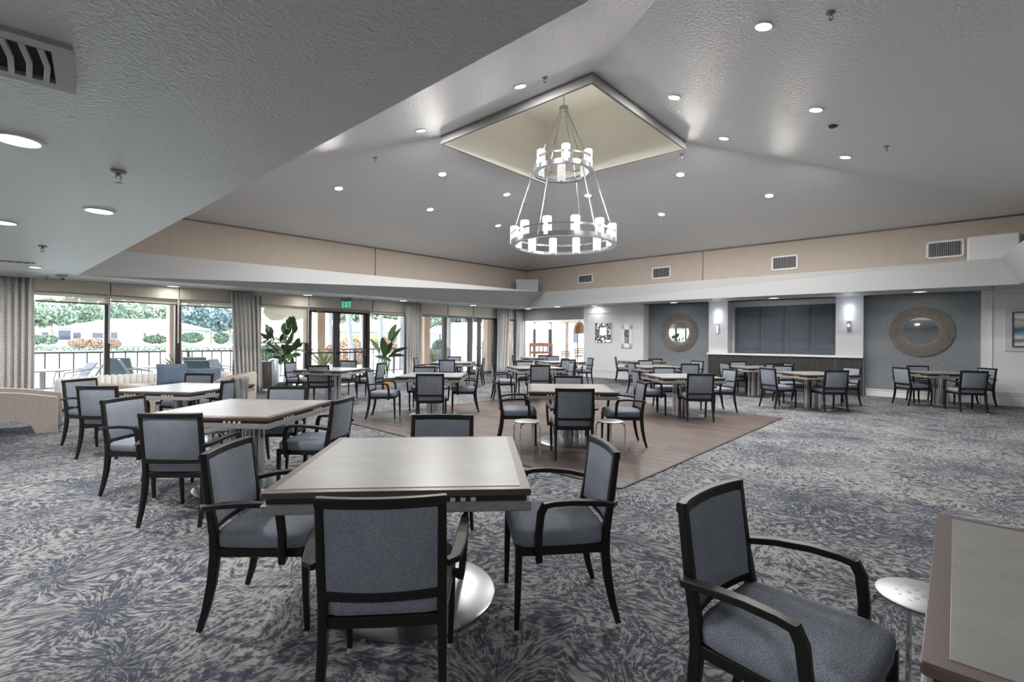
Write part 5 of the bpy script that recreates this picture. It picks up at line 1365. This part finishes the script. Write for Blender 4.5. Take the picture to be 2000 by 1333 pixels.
TREEL = [(95, 620, 70, 'leftmost behind the far-left roof', M_tree), (150, 612, 75, 'left of centre above the long white house', M_tree), (190, 615, 80, 'above the long white house behind the first mullion', M_tree), (250, 608, 85, 'sparse, above the roof ridge', M_tree), (300, 615, 80, 'above the right half of the white roof', M_tree),
         (375, 625, 82, 'dark, left part of the third pane', M_tree2), (410, 615, 84, 'tall and blue-green, right part of the third pane', M_tree2), (445, 625, 70, 'blue-green, beside the second curtain', M_tree2), (20, 610, 65, 'partly behind the first curtain', M_tree), (680, 605, 60, 'behind the double doors', M_tree), (850, 612, 55, 'right of the third curtain', M_tree), (905, 610, 64, 'above the bench', M_tree2), (555, 600, 60, 'behind the lowered blind', M_tree), (760, 600, 60, 'right of the double doors', M_tree), (1010, 620, 60, 'between the right curtains', M_tree)]
for px, py, Y, lb, m_ in TREEL:
    k = Y / 930; R_ = 28 * k; c = Vector(W3(px, py, Y)); g0 = .5
    cloud('broadleaf_tree', [((c.x, c.y, c.z), (R_, R_, R_ * .9)), ((c.x - R_ * .6, c.y, c.z - R_ * .5), (R_ * .7, R_ * .7, R_ * .6)), ((c.x + R_ * .6, c.y + 1, c.z - R_ * .4), (R_ * .7, R_ * .7, R_ * .6))], 1500, .32, m_, 'sunlit tree outside, ' + lb, 'tree', 'trees beyond the lawn', (R_ * .07, g0 - .2, c.z), M_trunk)
def hedge(px0, px1, py, Y, h, m_, label, name='hedge', n=900, size=.12):
    a, b = at(px0, py, Y), at(px1, py, Y); k = max(1, int((b - a).length / (h * 1.2)))
    cloud(name, [((a.x + (b.x - a.x) * (i + .5) / k, Y, a.z + h * .45), ((b - a).length / k * .65, h * .6, h * .55)) for i in range(k)], n, size, m_, label, 'hedge' if name == 'hedge' else 'bush', 'clipped hedges on the lawn' if name == 'hedge' else 'coral bushes')
hedge(62, 108, 683, 60, 1.1, M_bush, 'clipped green hedge at far left before the small house')
hedge(355, 392, 676, 55, 1.1, M_bush, 'clipped green hedge in the third pane, left')
hedge(422, 442, 677, 55, 1.3, M_bush, 'rounded green bush in the third pane, right')
hedge(285, 322, 679, 60, 1.0, M_bush, 'green bushes at the right end of the white house')
hedge(60, 460, 696, 38, .35, M_bush, 'thin line of low plants across the lawn at the water edge', n=1800, size=.07)
for a, b, lb in ((139, 172, 'left of the pair before the white house'), (168, 206, 'larger, cut by the first mullion'), (213, 232, 'small, right of the first mullion')):
    hedge(a, b, 689, 46, .85, M_orange, 'coral orange flowering bush, ' + lb, 'flowering_bush', 1100, .10)
for a, b, py, Y, lb in ((668, 712, 715, 27, 'low mass behind the right door leaf'), (736, 790, 690, 30, 'right of the doors'), (640, 656, 712, 27, 'beside the agave pot'), (668, 700, 690, 34, 'raised bed behind the railing')):
    hedge(a, b, py, Y, 1.0, M_orange, 'coral orange bush seen through the doors, ' + lb, 'flowering_bush', 900, .09)
hedge(905, 960, 700, 26, .9, M_bush, 'green shrubs right of the bench outside')
hedge(850, 880, 690, 30, .8, M_bush, 'green shrubs behind the bench outside'); hedge(515, 545, 712, 22, .8, M_bush, 'green shrubs below the lowered blind behind the plant')
# leaning palm trunks
for (x0, y0, x1, y1, Y, w, lb) in ((648, 690, 640, 600, 27, 9, 'left door leaf'), (686, 690, 678, 600, 26, 10, 'centre of the right door leaf'), (712, 690, 703, 600, 28, 8, 'right edge of the right door leaf'), (745, 690, 743, 600, 27, 8, 'right of the doors'), (783, 740, 783, 600, 24, 12, 'left of the third curtain'), (877, 690, 882, 600, 25, 12, 'behind the bench'), (900, 690, 907, 600, 27, 8, 'leaning, right of the bench'), (924, 690, 912, 600, 28, 6, 'crossing the second mullion'), (1058, 720, 1056, 600, 34, 8, 'behind the annex windows')):
    a, b = at(x0, y0, Y), at(x1, y1, Y); d = b - a; b = a + d * 2.2; a = a - d * ((a.z + .1) / d.z); r_ = w / 2 / 930 * Y
    t = thing('palm_tree', 'pale palm trunk outside, ' + lb, 'palm tree', Matrix.Translation((a.x, a.y, 0)), 'palm trunks outside')
    q = MB(); q.tube([Vector((0, 0, -.1)), (b - a) * .5 + Vector((0, 0, 0)), b - a], [r_ * 1.15, r_, r_ * .85], 10); ob('trunk', q, M_palm, t)
    fm = mesh('frond', leafmesh(1.3, .35, .45, -.4), M_tree, 60)
    for i in range(9):
        an = i * .7; m_ = Vector((math.cos(an), math.sin(an), .35)).to_track_quat('Y', 'Z').to_matrix().to_4x4(); ob('frond', fm, None, t, Matrix.Translation(b - a) @ m_)
# houses
def house(x0, x1, ybase, yeave, yridge, Y, m_, rm, label, wins, depth=8, hip=.5):
    a, b = at(x0, ybase, Y), at(x1, ybase, Y); ze, zr = at(x0, yeave, Y).z, at((x0 + x1) / 2, yridge, Y).z; w = b.x - a.x
    t = thing('house', label, 'house', Matrix.Translation((a.x, Y, 0)), 'houses across the lawn')
    z0 = a.z - .6; q = MB(); q.box(0, w, 0, depth, z0, ze); ob('wall', q, m_, t, smooth=0)
    o_ = .5; h = min(depth / 2 * hip + 1.5, w * .45); q = MB()
    q.add([(-o_, -o_, ze - .1), (w + o_, -o_, ze - .1), (w + o_, depth + o_, ze - .1), (-o_, depth + o_, ze - .1), (h, depth / 2, zr), (w - h, depth / 2, zr)], [(0, 1, 5, 4), (1, 2, 5), (2, 3, 4, 5), (3, 0, 4), (3, 2, 1, 0)]); ob('roof', q, rm, t, smooth=0)
    for wx0, wx1, wy0, wy1, wm in wins:
        p, r2 = at(wx0, wy1, Y), at(wx1, wy0, Y); q = MB(); q.box(p.x - a.x, r2.x - a.x, -.06, .02, p.z, r2.z); f = ob('window', q, M_pwhite, t, smooth=0)
        q = MB(); q.box(p.x - a.x + .08, r2.x - a.x - .08, -.09, -.05, p.z + .08, r2.z - .08); ob('pane', q, wm, f, smooth=0)
house(112, 333, 677, 651, 630, 62, M_house, M_roof, 'long low white house with pale hipped roof across the lawn', [(114, 140, 655, 676, M_hwin), (143, 160, 659, 676, M_hwin), (180, 203, 659, 672, M_hwin), (216, 231, 658, 677, M_hwin), (240, 268, 657, 676, M_house), (280, 287, 658, 672, M_hwin), (306, 313, 658, 666, M_hwin)])
house(40, 98, 680, 660, 642, 85, M_house, M_roof2, 'small house with dark gable at far left across the lawn', [(82, 96, 659, 668, M_hwin), (45, 60, 660, 668, M_hwin)])
house(340, 396, 676, 657, 641, 85, M_house, M_roof, 'white house partly behind the peach column', [(355, 364, 658, 663, M_hwin)])
house(398, 470, 674, 655, 643, 95, M_blueh, M_roof2, 'pale blue house with gabled roof left of the second curtain', [(414, 424, 659, 668, M_hwin)])
house(655, 800, 690, 650, 622, 42, M_house, M_roof2, 'house with tan roof and yellow-green windows seen through the doors', [(671, 684, 655, 672, M_hyel), (689, 705, 655, 672, M_hyel), (725, 741, 655, 672, M_hyel)])
house(836, 862, 695, 650, 635, 40, M_house, M_roof, 'white building right of the third curtain', [(856, 863, 653, 672, M_bush)])
house(885, 930, 700, 635, 628, 45, M_blueh, M_roof, 'pale blue building behind the bench', [])
house(1035, 1075, 700, 612, 600, 48, M_blueh, M_roof, 'pale blue building behind the annex windows', [(1118, 1130, 640, 670, M_hwin)])
